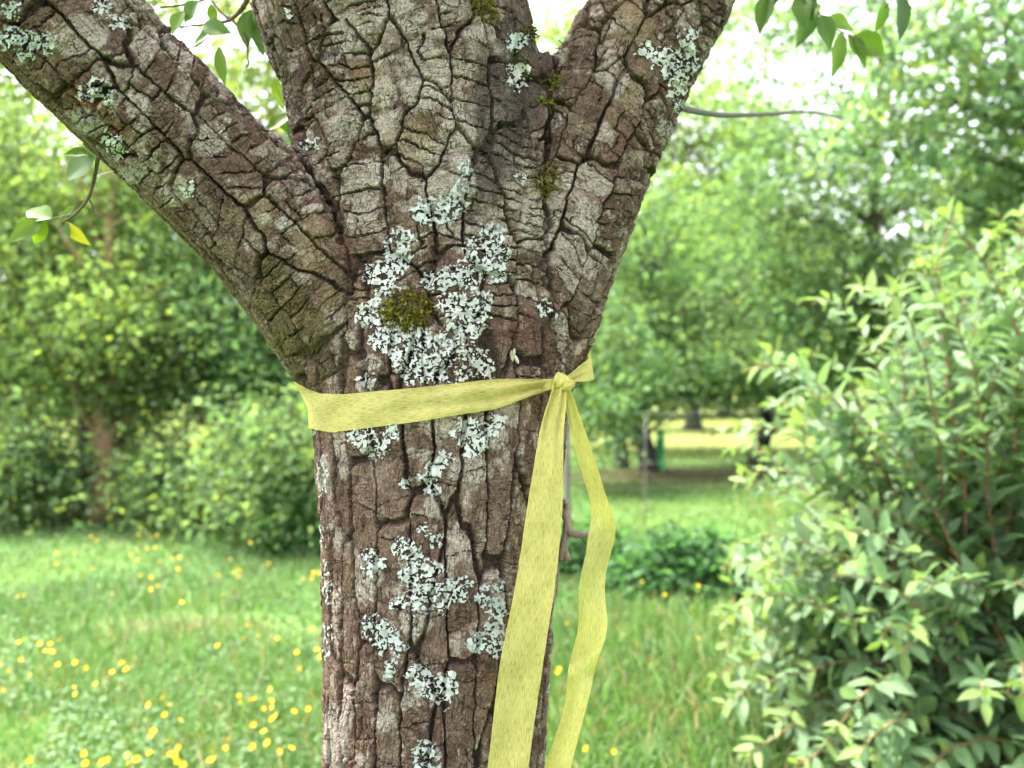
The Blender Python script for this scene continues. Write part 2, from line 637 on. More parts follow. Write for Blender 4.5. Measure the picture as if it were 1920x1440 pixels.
Vs, Qs, Ts, n0 = [], [], [], 0
for b_ in BR + [WEB]:
    v_, q_, t_ = b_.mesh()
    Vs.append(v_); Qs.append(q_ + n0); Ts.append(t_ + n0); n0 += len(v_)
raw = fast_mesh('raw', np.concatenate(Vs), [np.concatenate(Qs), np.concatenate(Ts)])
tmp = bpy.data.objects.new('raw', raw)
COL.objects.link(tmp)
md = tmp.modifiers.new('r', 'REMESH')
md.mode = 'VOXEL'
md.voxel_size = 0.0054
md.adaptivity = 0.0
ms = tmp.modifiers.new('s', 'SMOOTH')
ms.factor = 0.5
ms.iterations = 14
dg = bpy.context.evaluated_depsgraph_get()
ev = tmp.evaluated_get(dg).to_mesh()
ev.calc_loop_triangles()
NV, NT = len(ev.vertices), len(ev.loop_triangles)
BV = np.empty(NV * 3, np.float32)
ev.vertices.foreach_get('co', BV)
BV = BV.reshape(-1, 3).astype(float)
BN = np.empty(NV * 3, np.float32)
ev.vertices.foreach_get('normal', BN)
BN = BN.reshape(-1, 3).astype(float)
BT = np.empty(NT * 3, np.int32)
ev.loop_triangles.foreach_get('vertices', BT)
BT = BT.reshape(-1, 3)
bpy.data.objects.remove(tmp)


def refine(V, N, T, mask):
    """split every edge whose two ends are marked; triangles follow (red-green)"""
    E = np.sort(np.concatenate([T[:, [0, 1]], T[:, [1, 2]], T[:, [2, 0]]]), axis=1)
    key = E[:, 0].astype(np.int64) * len(V) + E[:, 1]
    uq, inv = np.unique(key, return_inverse=True)
    ea, eb = uq // len(V), uq % len(V)
    sel = mask[ea] & mask[eb]
    mid = np.full(len(uq), -1, np.int64)
    mid[sel] = len(V) + np.arange(sel.sum())
    V2 = np.concatenate([V, (V[ea[sel]] + V[eb[sel]]) / 2])
    N2 = np.concatenate([N, nrm(N[ea[sel]] + N[eb[sel]])])
    m = mid[inv].reshape(3, -1).T           # per triangle edges 01,12,20
    cnt = (m >= 0).sum(1)
    out = [T[cnt == 0]]
    s = cnt == 3
    a, b, c = T[s].T
    x, y, z = m[s].T
    out += [np.stack(k, -1) for k in ((a, x, z), (x, b, y), (z, y, c), (x, y, z))]
    for r in range(3):
        k = [r, (r + 1) % 3, (r + 2) % 3]
        mm, TT = m[:, k], T[:, k]
        s = (cnt == 1) & (mm[:, 0] >= 0)
        a, b, c = TT[s].T
        x = mm[s][:, 0]
        out += [np.stack((a, x, c), -1), np.stack((x, b, c), -1)]
        s = (cnt == 2) & (mm[:, 2] < 0)
        a, b, c = TT[s].T
        x, y = mm[s][:, 0], mm[s][:, 1]
        out += [np.stack((x, b, y), -1), np.stack((a, x, y), -1), np.stack((a, y, c), -1)]
    return V2, N2, np.concatenate(out).astype(np.int64)


def detail_mask(V, N, lo):
    d = V - CAM
    px = 960 + d[:, 0] / d[:, 1] * FPX
    py = 720 - d[:, 2] / d[:, 1] * FPX
    face = (N * nrm(-d)).sum(1)
    m = 150 if lo else 60
    return (px > -m) & (px < 1920) & (py > -m) & (py < 1440 + m) & (face > (-0.45 if lo else -0.2))


BV, BN, BT = refine(BV, BN, BT, detail_mask(BV, BN, True))
BV, BN, BT = refine(BV, BN, BT, detail_mask(BV, BN, False))
SV = BV.copy()                               # smooth surface

# ---- bark relief
def bark(u, v, X, long_w, seed):
    """u, v in cm; long_w 0 plates .. 1 long strips. returns height cm, id, plate edge distance, depth, flake random"""
    q = np.stack([u, v, np.full(len(u), seed * 3.7)], -1)
    w1 = fbm(q / 6.0, 2, seed)
    w2 = fbm(q / 6.0, 2, seed + 50)
    w3 = fbm(q / 1.3, 3, seed + 90, 0.6)
    w4 = fbm(q / 1.3, 3, seed + 91, 0.6)
    uw = u + 0.55 * w1 + 0.38 * w3
    vw = v + 0.7 * w2 + 0.38 * w4
    n4 = vnoise(q / 3.6, seed + 7)
    # plates
    bd, ida, dxa, dya = worley(uw / 4.6, vw / 10.5, seed + 3, 0.9, True)
    dA = bd * 4.6
    wid = np.clip(0.55 + 0.75 * n4, 0.08, 1.3)
    furA = 1 - sstep(0.10 * wid, 0.10 * wid + 0.10, dA)
    hB = 0.95 + 2.2 * rnd(ida, 5)
    yy = vw + 1.0 * dxa * 4.6 * (rnd(ida, 6) - 0.5) + 20 * rnd(ida, 8) + 0.2 * w3
    row = np.floor(yy / hB)
    fr = yy / hB - row
    dB = np.minimum(fr, 1 - fr) * hB
    rr = rnd(ida, row, 9)
    xx = dxa * 4.6 + (rnd(ida, row, 10) - 0.5) * 2.6 + 0.5 * w4
    has = rr > 0.5
    colm = (has & (xx > 0)).astype(int)
    dC = np.where(has, np.abs(xx), 9)
    idb = h32(ida, row, colm)
    pres = sstep(-0.45, 0.25, vnoise(q / 2.2, seed + 11))
    presC = sstep(-0.3, 0.3, vnoise(q / 2.2, seed + 12))
    crB = (1 - sstep(0.03 + 0.04 * pres, 0.10 + 0.04 * pres, dB)) * (0.05 + 0.95 * pres)
    crC = (1 - sstep(0.03 + 0.03 * presC, 0.10 + 0.03 * presC, dC)) * presC
    off = (rnd(idb, 13) - 0.5) * 0.28
    tilt = (fr - 0.5) * (rnd(idb, 14) - 0.3) * 0.42 + dxa * (rnd(idb, 15) - 0.5) * 0.45
    edge = np.minimum(np.minimum(dA, dB + 0.05), dC + 0.05)
    dome = 0.0
    h1 = (off + tilt) * (1 - furA) + dome - 0.82 * furA - 0.50 * np.maximum(crB, crC)
    # scaly flakes with lifted edges and fine cross cracks
    bc, idc, dxc, dyc = worley(uw / 1.7 + 3, vw / 0.8, seed + 21, 0.95, True)
    flk = sstep(-0.25, 0.35, vnoise(q / 3.1, seed + 23))
    h1 += flk * ((rnd(idc, 3) - 0.5) * 0.20 + dyc * (rnd(idc, 4) - 0.35) * 0.30) - 0.17 * flk * (1 - sstep(0.0, 0.06, bc))
    wr = vnoise(np.stack([uw / 1.6, vw / 0.22, q[:, 2]], -1), seed + 25)
    h1 += 0.045 * wr * (1 - furA)
    e1 = np.minimum(edge, 0.5)
    # long strips
    us = uw * 0.85 + u * 0.15
    bd2, id2, dx2, dy2 = worley(us / 2.9, vw / 15.0, seed + 31, 0.9, True)
    d2 = bd2 * 2.9
    fur2 = 1 - sstep(0.10 * wid, 0.10 * wid + 0.09, d2)
    hR = 2.5 + 5.0 * rnd(id2, 3)
    y2 = vw + 30 * rnd(id2, 4) + 0.7 * dx2 * 2.9 * (rnd(id2, 9) - .5)
    row2 = np.floor(y2 / hR)
    f2 = y2 / hR - row2
    dR = np.minimum(f2, 1 - f2) * hR
    cr2 = (1 - sstep(0.04, 0.10, dR)) * (rnd(id2, row2, 5) > 0.35) * (0.2 + .8 * pres)
    id2b = h32(id2, row2)
    off2 = (rnd(id2b, 6) - 0.5) * 0.30
    h2 = (off2 + dx2 * (rnd(id2b, 7) - 0.5) * 0.35) * (1 - fur2) - 0.90 * fur2 - 0.45 * cr2
    bg_, idg, dxg, dyg = worley(uw / 0.8, vw / 3.0, seed + 41, 0.95, True)
    st_ = sstep(-0.3, 0.3, vnoise(q / 2.7, seed + 43))
    h2 += st_ * ((rnd(idg, 3) - 0.5) * 0.20 + dxg * (rnd(idg, 4) - .5) * .28) - 0.20 * st_ * (1 - sstep(0, 0.10, bg_))
    h2 += 0.05 * vnoise(np.stack([uw / 0.22, vw / 1.8, q[:, 2]], -1), seed + 45) * (1 - fur2)
    h2 += 0.6 * flk * ((rnd(idc, 3) - 0.5) * 0.13 - 0.10 * (1 - sstep(0.0, 0.07, bc))) * (1 - st_)
    e2 = np.minimum(np.minimum(d2, dR + .05), 0.5)
    k = sstep(0.35, 0.65, long_w + 0.25 * w1)
    h = h1 * (1 - k) + h2 * k
    pid = np.where(k < 0.5, idb, id2b)
    ed = np.where(k < 0.5, e1, e2)
    depth = np.where(k < 0.5, np.maximum(furA, .8 * np.maximum(crB, crC)), np.maximum(fur2, .8 * cr2))
    fl = np.where(k < 0.5, rnd(idc, 8), rnd(idg, 8))
    return h, pid, ed, depth, fl


co = [b_.coords(SV) for b_ in BR]
rat = np.stack([c[0] for c in co], -1)
rat[:, 0] *= 1.0
order = np.argsort(rat, axis=1)
prim = order[:, 0]
r1 = np.take_along_axis(rat, order[:, :1], 1)[:, 0]
r2 = np.take_along_axis(rat, order[:, 1:2], 1)[:, 0]
seam_d = r2 - r1
H = np.zeros(len(SV))
PID = np.zeros(len(SV), np.uint32)
ED = np.zeros(len(SV))
DP = np.zeros(len(SV))
FL = np.zeros(len(SV))
BUV = np.zeros((len(SV), 3))
wsum = np.zeros(len(SV))
VZ = SV[:, 2]
for k, b_ in enumerate(BR):
    wgt = np.clip(1 - (rat[:, k] - r1) / 0.10, 0, 1)
    s = np.where(wgt > 0)[0]
    u, v = co[k][1][s] * 100, co[k][2][s] * 100
    if k == 0:
        lw = sstep(1.42, 1.28, VZ[s]) * 1.15
    elif k == 1:
        lw = np.full(len(s), 0.12) + 0.5 * sstep(2.5, 9, -u)      # underside of the left limb: longer strips
    else:
        lw = np.full(len(s), 0.15)
    h, pid, ed, dp, fl = bark(u, v, SV[s], lw, 100 * (k + 1))
    H[s] += wgt[s] * h
    wsum[s] += wgt[s]
    p = s[prim[s] == k]
    m = prim[s] == k
    PID[p] = h32(pid[m], k)
    ED[p] = ed[m]
    DP[p] = dp[m]
    FL[p] = fl[m]
    BUV[p, 0] = u[m]
    BUV[p, 1] = v[m]
    BUV[p, 2] = k * 40 + 0.0
H /= wsum
# folds where the limbs meet: deep at the crotches, fading down the trunk
zf = sstep(1.30, 1.50, VZ)
wob = fbm(SV * 75, 3, 5, .6) * 0.09
seam = (1 - sstep(0.0, 0.05, np.abs(seam_d + wob))) * zf
ridge = sstep(0.06, 0.14, seam_d) * (1 - sstep(0.14, 0.32, seam_d)) * zf
H = H - 0.95 * seam + 0.40 * ridge * (0.6 + wob * 6)
ED = np.minimum(ED, seam_d * 2 + (1 - zf))
DP = np.maximum(DP, seam)
# rough grain
g1 = fbm(SV * 240, 3, 71, 0.6)
g2 = fbm(SV * np.array([420, 420, 90]), 2, 72)
H += 0.085 * g1 + 0.07 * g2 * (1 - DP) + 0.05 * vnoise(SV * 620, 75)
lump = fbm(SV * 14, 2, 73)
H += 0.16 * lump
DV = SV + BN * ((H + 0.18) * 0.01)[:, None]

# ---- bark colours (what the surface itself is: weathered grey crust, brown inner bark, algae)
A = lambda px, py, Y=0.80: P(px, py, Y)
q_a = fbm(SV * 22, 3, 181)
q_b = fbm(SV * 48, 3, 182, 0.6)
q_c = fbm(SV * 130, 3, 184, 0.65)
tone = 0.55 * q_a + 0.45 * q_b + 0.5 * (rnd(PID, 31) - 0.5) + 0.45 * (FL - 0.5)
pal_t = np.array([-0.7, -0.25, 0.1, 0.4, 0.8])
pal_c = np.array([[.135, .086, .072], [.200, .130, .104], [.245, .168, .130], [.300, .230, .182], [.390, .335, .280]])
C = np.stack([np.interp(tone, pal_t, pal_c[:, k]) for k in range(3)], -1)
C = C * (1 + 0.45 * q_c)[:, None]


def mixin(C, f, col):
    f = np.clip(f, 0, 1)[:, None]
    return C * (1 - f) + np.asarray(col) * f


def proj(V):
    d = V - CAM
    return 960 + d[:, 0] / d[:, 1] * FPX, 720 - d[:, 2] / d[:, 1] * FPX


PX, PY = proj(SV)          # only used to find which stretch of bark a patch grows on
front = (BN * nrm(CAM - SV)).sum(1) > -0.2
top = sstep(0.10, 0.4, ED)
# pale crust: whole plates and blotches
nz = fbm(SV * 38, 4, 83, 0.6)
nzf = fbm(SV * 160, 3, 84, 0.6)
pale_p = (rnd(PID, 33) > 0.66) * 0.42 + (FL > .7) * 0.22
reg = np.exp(-(((PX - 760) / 230) ** 2 + ((PY - 200) / 230) ** 2)) * 0.45 + np.exp(-(((PX - 1040) / 110) ** 2 + ((PY - 420) / 70) ** 2)) * 0.45
f = sstep(0.28, 0.60, pale_p * (0.7 + .6 * nz) + reg * (0.8 + nz) + 0.55 * nz + 0.30 * nzf + 0.08) * (1 - DP * 0.9)
C = mixin(C, f * 0.85, np.array([.57, .495, .445]) * (1 + .3 * q_c)[:, None])
C = mixin(C, sstep(0.36, 0.55, nzf + 0.35 * nz) * (1 - DP) * 0.6, (.56, .51, .48))
# inner bark in the furrows
C = mixin(C, DP * 0.85, (.075, .047, .037))
# reddish patches
for (px, py, rr) in ((970, 615, 45), (1150, 300, 55), (1110, 380, 30), (1190, 260, 40), (1010, 640, 30), (640, 480, 50), (560, 560, 40), (1000, 130, 30)):
    d = np.hypot(PX - px, PY - py) / rr
    C = mixin(C, (1 - sstep(0.5, 1.15, d + 0.4 * nz)) * front * 0.6 * (1 - DP * .7), (.225, .118, .088))
for (px, py, rr) in ((770, 265, 40), (700, 160, 30), (590, 470, 50), (480, 400, 45), (640, 560, 45), (1190, 30, 40), (1180, 170, 30)):
    d = np.hypot(PX - px, (PY - py) * 0.7) / rr
    C = mixin(C, (1 - sstep(0.4, 1.2, d + 0.5 * nz)) * front * 0.7 * (1 - DP * .8), (.36, .27, .18))
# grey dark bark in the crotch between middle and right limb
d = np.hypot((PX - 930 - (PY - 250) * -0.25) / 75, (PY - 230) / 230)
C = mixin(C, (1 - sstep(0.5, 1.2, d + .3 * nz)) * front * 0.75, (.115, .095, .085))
# algae along the underside of the left limb
uL = co[1][1] * 100
f = sstep(5.0, 9.0, -uL + 2.2 * nz) * (prim == 1) * sstep(2.2, 0.0, 0 * uL + (SV[:, 2] - 1.3) * 0)
f = sstep(6.0, 10.5, np.abs(uL) + 2.5 * nz) * (prim == 1) * (PX + PY * 0.0 < 620) * (((SV - B_LEFT.path[17]) @ B_LEFT.a[17]) * np.sign(B_LEFT.a[17][2]) < 0)
C = mixin(C, f * 0.55 * (1 - .5 * DP), (.17, .16, .062))
d = np.hypot((PX - 560 - (PY - 600) * .5) / 60, (PY - 600) / 130)
C = mixin(C, (1 - sstep(.5, 1.2, d + .5 * nz)) * front * .45, (.20, .18, .075))
d = np.hypot((PX - 520) / 40, (PY - 120) / 150)
C = mixin(C, (1 - sstep(.5, 1.2, d + .5 * nz)) * front * .5, (.21, .185, .11))
# orange algae streak on the left limb
d = np.hypot((PX - 190 - (PY - 215) * 1.1) / 26, (PY - 215) / 60)
C = mixin(C, (1 - sstep(.3, 1.1, d + .6 * nz)) * front * .7, (.30, .15, .03))
# leafy lichen grows here; the bark colour is blackened beneath it
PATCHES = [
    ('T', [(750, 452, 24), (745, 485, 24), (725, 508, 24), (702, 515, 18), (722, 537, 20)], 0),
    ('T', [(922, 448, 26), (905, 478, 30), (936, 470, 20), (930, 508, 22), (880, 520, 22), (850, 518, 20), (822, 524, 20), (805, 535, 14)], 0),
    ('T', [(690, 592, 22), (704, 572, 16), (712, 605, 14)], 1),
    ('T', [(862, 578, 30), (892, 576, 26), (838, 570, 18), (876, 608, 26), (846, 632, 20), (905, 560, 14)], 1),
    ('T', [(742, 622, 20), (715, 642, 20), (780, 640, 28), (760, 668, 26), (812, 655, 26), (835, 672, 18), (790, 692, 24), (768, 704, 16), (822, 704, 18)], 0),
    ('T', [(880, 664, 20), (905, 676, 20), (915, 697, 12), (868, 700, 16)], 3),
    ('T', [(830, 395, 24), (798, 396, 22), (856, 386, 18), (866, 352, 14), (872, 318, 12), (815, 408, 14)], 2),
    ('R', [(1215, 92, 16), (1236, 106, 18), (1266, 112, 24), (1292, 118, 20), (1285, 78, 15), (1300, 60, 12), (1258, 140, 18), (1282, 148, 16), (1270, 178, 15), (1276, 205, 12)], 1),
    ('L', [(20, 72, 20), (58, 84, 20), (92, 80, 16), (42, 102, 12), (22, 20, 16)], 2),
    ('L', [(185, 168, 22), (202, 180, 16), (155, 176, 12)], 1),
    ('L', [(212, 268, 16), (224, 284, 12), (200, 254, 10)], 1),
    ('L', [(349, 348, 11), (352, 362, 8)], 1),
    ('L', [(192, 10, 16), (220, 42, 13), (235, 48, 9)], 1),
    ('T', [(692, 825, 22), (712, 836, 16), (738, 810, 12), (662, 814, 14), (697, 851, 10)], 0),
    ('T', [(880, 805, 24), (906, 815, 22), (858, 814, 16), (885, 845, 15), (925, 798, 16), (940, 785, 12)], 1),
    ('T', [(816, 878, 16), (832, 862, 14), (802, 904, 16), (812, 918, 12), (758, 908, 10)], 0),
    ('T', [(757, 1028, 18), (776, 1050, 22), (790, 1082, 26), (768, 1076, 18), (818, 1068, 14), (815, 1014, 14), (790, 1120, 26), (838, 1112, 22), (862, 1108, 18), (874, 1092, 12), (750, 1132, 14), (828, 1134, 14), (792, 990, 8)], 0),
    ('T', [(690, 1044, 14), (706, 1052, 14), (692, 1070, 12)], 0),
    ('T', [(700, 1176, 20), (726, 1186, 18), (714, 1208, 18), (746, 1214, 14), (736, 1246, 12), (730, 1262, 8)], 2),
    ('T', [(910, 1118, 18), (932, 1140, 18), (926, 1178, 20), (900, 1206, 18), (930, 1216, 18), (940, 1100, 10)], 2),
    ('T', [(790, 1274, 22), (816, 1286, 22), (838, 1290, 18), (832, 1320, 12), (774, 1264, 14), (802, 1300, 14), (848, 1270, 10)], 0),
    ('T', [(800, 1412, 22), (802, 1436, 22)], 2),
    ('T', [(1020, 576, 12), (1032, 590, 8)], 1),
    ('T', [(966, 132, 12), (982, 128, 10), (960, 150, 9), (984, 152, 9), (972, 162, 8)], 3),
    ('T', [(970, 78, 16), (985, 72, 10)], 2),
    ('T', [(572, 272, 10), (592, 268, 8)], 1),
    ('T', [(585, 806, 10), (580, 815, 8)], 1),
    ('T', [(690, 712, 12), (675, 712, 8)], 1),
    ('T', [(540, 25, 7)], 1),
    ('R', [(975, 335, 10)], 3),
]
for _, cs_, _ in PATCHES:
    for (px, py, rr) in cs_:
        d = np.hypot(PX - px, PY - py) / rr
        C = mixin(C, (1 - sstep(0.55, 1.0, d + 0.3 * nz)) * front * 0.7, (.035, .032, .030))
# crust lichen discs
for (px, py, rx, ry, col) in ((150, 72, 52, 40, 0), (262, 205, 27, 27, 0), (392, 262, 36, 34, 0), (328, 357, 32, 30, 0), (168, 228, 34, 26, 1), (250, 325, 34, 22, 1),
                              (285, 18, 25, 18, 0), (205, 22, 26, 20, 0), (280, 65, 35, 22, 0), (700, 1085, 20, 28, 0), (780, 1160, 30, 40, 0), (812, 950, 14, 22, 0), (722, 1350, 22, 24, 0), (632, 1385, 22, 75, 0),
                              (1012, 425, 45, 40, 0), (1095, 415, 30, 45, 0), (1128, 350, 18, 18, 0), (868, 330, 28, 50, 0), (1250, 250, 22, 28, 0), (1155, 145, 25, 38, 0),
                              (660, 60, 40, 40, 0), (745, 30, 50, 30, 0), (720, 175, 25, 30, 0), (800, 170, 45, 40, 0), (850, 190, 20, 40, 0), (650, 240, 40, 25, 0), (690, 325, 45, 25, 0), (860, 250, 35, 40, 0),
                              (695, 680, 22, 16, 0), (690, 725, 20, 14, 0), (535, 420, 22, 16, 0), (495, 410, 16, 14, 0), (585, 395, 20, 10, 0), (610, 890, 12, 40, 0), (1052, 635, 9, 26, 0), (830, 800, 40, 25, 0), (880, 880, 45, 30, 0), (930, 820, 25, 25, 0)):
    d = np.hypot((PX - px) / rx, (PY - py) / ry)
    f = (1 - sstep(0.80, 1.05, d + 0.35 * nz + 0.22 * nzf)) * front
    C = mixin(C, f * 0.88 * (1 - .6 * DP), (.58, .515, .47) if col == 0 else (.45, .44, .375))
    DV += BN * (f * 0.0009)[:, None]
C = np.clip(C * 0.60 * np.array([1.05, .97, .96]), 0.010, 0.40)

# vertex normals of the whole relief
fn = np.cross(DV[BT[:, 1]] - DV[BT[:, 0]], DV[BT[:, 2]] - DV[BT[:, 0]])
VN = np.zeros_like(DV)
for k in range(3):
    for ax in range(3):
        VN[:, ax] += np.bincount(BT[:, k], fn[:, ax], minlength=len(DV))
VN = nrm(VN)

# ---- collision copy for things that grow or lie on the bark
cme = fast_mesh('collide', DV, BT)
cob = bpy.data.objects.new('collide', cme)
COL.objects.link(cob)
bpy.context.view_layer.update()


def hit(px, py):
    """bark seen at a pixel of the photograph: position, outward normal"""
    d = Vector(P(px, py, 1.0) - CAM).normalized()
    ok, loc, nor, _ = cob.ray_cast(Vector(CAM), d)
    return (loc, nor) if ok else (None, None)


def onto(p, n, reach=0.03):
    ok, loc, nor, _ = cob.ray_cast(p + n * reach, -n, distance=reach * 2)
    return (loc, nor) if ok else (None, None)


# smooth normal lookup
from mathutils.kdtree import KDTree
coarse = np.arange(0, len(SV), 9)
kd = KDTree(len(coarse))
for i, j in enumerate(coarse):
    kd.insert(SV[j], i)
kd.balance()


def smooth_n(p):
    acc = Vector((0, 0, 0))
    for _, i, _ in kd.find_n(p, 5):
        acc += Vector(BN[coarse[i]])
    return acc.normalized()


# ---- split the relief: trunk, limbs and the plates of bark one can tell apart
part_of_face = prim[BT[:, 0]]
fpid = PID[BT]
same = (fpid[:, 0] == fpid[:, 1]) & (fpid[:, 1] == fpid[:, 2])
inner = (DP[BT].max(1) < 0.75) & (ED[BT].min(1) > 0.03) & (seam_d[BT].min(1) > 0.02)
d_ = nrm(CAM - DV)
fpx, fpy = PX[BT[:, 0]], PY[BT[:, 0]]
seen = (fpx > 0) & (fpx < 1920) & (fpy > 0) & (fpy < 1440) & ((VN * d_).sum(1)[BT[:, 0]] > 0.25)
okf = same & inner
ids, cnt = np.unique(fpid[okf & seen][:, 0], return_counts=True)
best = ids[np.argsort(-cnt)[:290]]
plate_of = np.full(len(BT), -1)
sidx = np.argsort(best)
bs = best[sidx]
pos_ = np.clip(np.searchsorted(bs, fpid[:, 0]), 0, len(bs) - 1)
isp = okf & (bs[pos_] == fpid[:, 0]) & seen
plate_of[isp] = sidx[pos_[isp]]


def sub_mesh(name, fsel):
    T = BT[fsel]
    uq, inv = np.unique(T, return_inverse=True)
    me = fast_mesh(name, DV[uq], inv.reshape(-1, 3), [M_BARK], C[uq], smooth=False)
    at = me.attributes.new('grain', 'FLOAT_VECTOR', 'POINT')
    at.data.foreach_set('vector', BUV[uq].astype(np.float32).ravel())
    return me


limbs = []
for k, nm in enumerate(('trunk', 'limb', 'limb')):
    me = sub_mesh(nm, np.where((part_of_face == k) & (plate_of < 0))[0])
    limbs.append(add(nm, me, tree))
limbs[0]['label'] = 'trunk and thick middle stem with cracked grey-brown bark'
limbs[1]['label'] = 'left limb with olive algae on its underside'
limbs[2]['label'] = 'right limb with reddish bark and bushy grey lichen'
ordr = np.argsort(plate_of, kind='stable')
po = plate_of[ordr]
st = np.searchsorted(po, np.arange(len(best)))
en = np.searchsorted(po, np.arange(len(best)), side='right')
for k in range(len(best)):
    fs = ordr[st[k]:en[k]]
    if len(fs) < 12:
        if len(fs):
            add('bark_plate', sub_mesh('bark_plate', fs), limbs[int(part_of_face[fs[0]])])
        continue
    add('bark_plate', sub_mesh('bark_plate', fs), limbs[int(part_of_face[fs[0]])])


# ---- leafy lichen: overlapping forked lobes that hug the bark
LC = [np.array(c) for c in ((.335, .332, .332), (.362, .354, .350), (.295, .310, .312), (.345, .330, .312))]


def lobe_strip(bag, o, tx, ty, n, start, ang, w, ln, depth, lift, col, rng, floor_d):
    """one lobe in the tangent plane (tx, ty) of the bark at o; forks at its end"""
    secs = 4 if depth > 0 else 5
    prof = (0.75, 0.9, 1.0, 1.05) if depth > 0 else (0.85, 1.0, 1.18, 1.0, 0.45)
    across = (-1.0, -0.45, 0.45, 1.0)
    a, p = ang, np.array(start, float)
    bend = rng.uniform(-0.35, 0.35)
    V = []
    hprev = None
    ed_l = rng.uniform(-0.0005, 0.0002, 2)
    for i in range(secs):
        t = i / (secs - 1)
        d = np.array([math.cos(a), math.sin(a)])
        sd = np.array([-d[1], d[0]])
        c3 = o + tx * p[0] + ty * p[1]
        q, _ = onto(c3, n, 0.02)
        hgt = (q - o).dot(n) if q is not None else (hprev if hprev is not None else 0.0)
        hgt = max(hgt, floor_d)
        if hprev is not None:
            hgt = max(hprev - 0.0018, min(hprev + 0.0022, hgt))
        hprev = hgt
        for k, x in enumerate(across):
            e = abs(x) > 0.9
            z = hgt + lift + (ed_l[0 if x < 0 else 1] if e else 0.0001) - (0.0003 * t * t if depth == 0 else 0)
            pp = p + sd * x * w * prof[i] * 0.5 * (1 + rng.uniform(-.14, .14))
            V.append(o + tx * pp[0] + ty * pp[1] + n * z)
        a += bend / secs
        p = p + d * ln / (secs - 1)
    F = []
    for i in range(secs - 1):
        for k in range(3):
            j = i * 4 + k
            F.append((j, j + 1, j + 5, j + 4))
    tl = np.repeat(np.linspace(.80 if depth > 0 else .90, .95 if depth > 0 else 1.10, secs), 4)[:, None]
    bag.add(np.array([tuple(x) for x in V]), np.array(F), col * rng.uniform(0.78, 1.10) * tl)
    if depth > 0:
        nb = 2 if rng.random() < 0.7 else 3
        for k in range(nb):
            sp = (k - (nb - 1) / 2) * rng.uniform(0.75, 1.15)
            lobe_strip(bag, o, tx, ty, n, p - np.array([math.cos(a), math.sin(a)]) * ln * 0.2, a + sp, w * rng.uniform(.78, .98), ln * rng.uniform(.6, .9), depth - 1, lift + 0.0003, col, rng, floor_d)


def lichen_patch(circles, parent, seed, spacing=10.8, size=1.0, ci=0, dens=1.0):
    rng = np.random.default_rng(seed)
    cs = np.array(circles, float)
    pts = []
    lo = (cs[:, :2] - cs[:, 2:3]).min(0)
    hi = (cs[:, :2] + cs[:, 2:3]).max(0)
    tries = int((hi - lo).prod() / spacing ** 2 * 9) + 40
    for _ in range(tries):
        p = rng.uniform(lo, hi)
        d = np.hypot(*(cs[:, :2] - p).T) / cs[:, 2]
        if d.min() > 0.92:
            continue
        if pts and min(np.hypot(*(np.array(pts) - p).T)) < spacing:
            continue
        pts.append(p)
    bag = Bag()
    ctr = cs[:, :2].mean(0)
    # inner ones first (lower), rim last lies on top of nothing
    for p in pts:
        if rng.random() > dens:
            continue
        loc, nor = hit(*p)
        if loc is None:
            continue
        n = smooth_n(loc)
        if n.dot(Vector(CAM) - loc) < 0.05:
            continue
        tx = n.cross(Vector((0, 0, 1)))
        tx = -tx.normalized()
        ty = n.cross(tx)
        ty = ty if ty.z > 0 else -ty
        k = np.argmin(np.hypot(*(cs[:, :2] - p).T) / cs[:, 2])
        g = 0.55 * (p - cs[k, :2]) / cs[k, 2] + 0.45 * (p - ctr) / max(1.0, np.abs(cs[:, :2] - ctr).max() + cs[:, 2].max())
        ang = math.atan2(-g[1], g[0]) + rng.normal(0, 0.55)
        sz = size * rng.uniform(0.8, 1.2)
        col = LC[(ci + int(rng.random() < 0.25)) % 4] * rng.uniform(0.92, 1.08)
        lobe_strip(bag, loc, tx, ty, n, (-0.0035 * math.cos(ang), -0.0035 * math.sin(ang)), ang, 0.0041 * sz, 0.0068 * sz, 1 if rng.random() < .4 else 2,
                   0.0007 + rng.uniform(0, 0.0009), col, rng, -0.0035)
    if bag.n:
        return add('lichen_patch', bag.mesh('lichen_patch', [M_LICHEN]), parent)


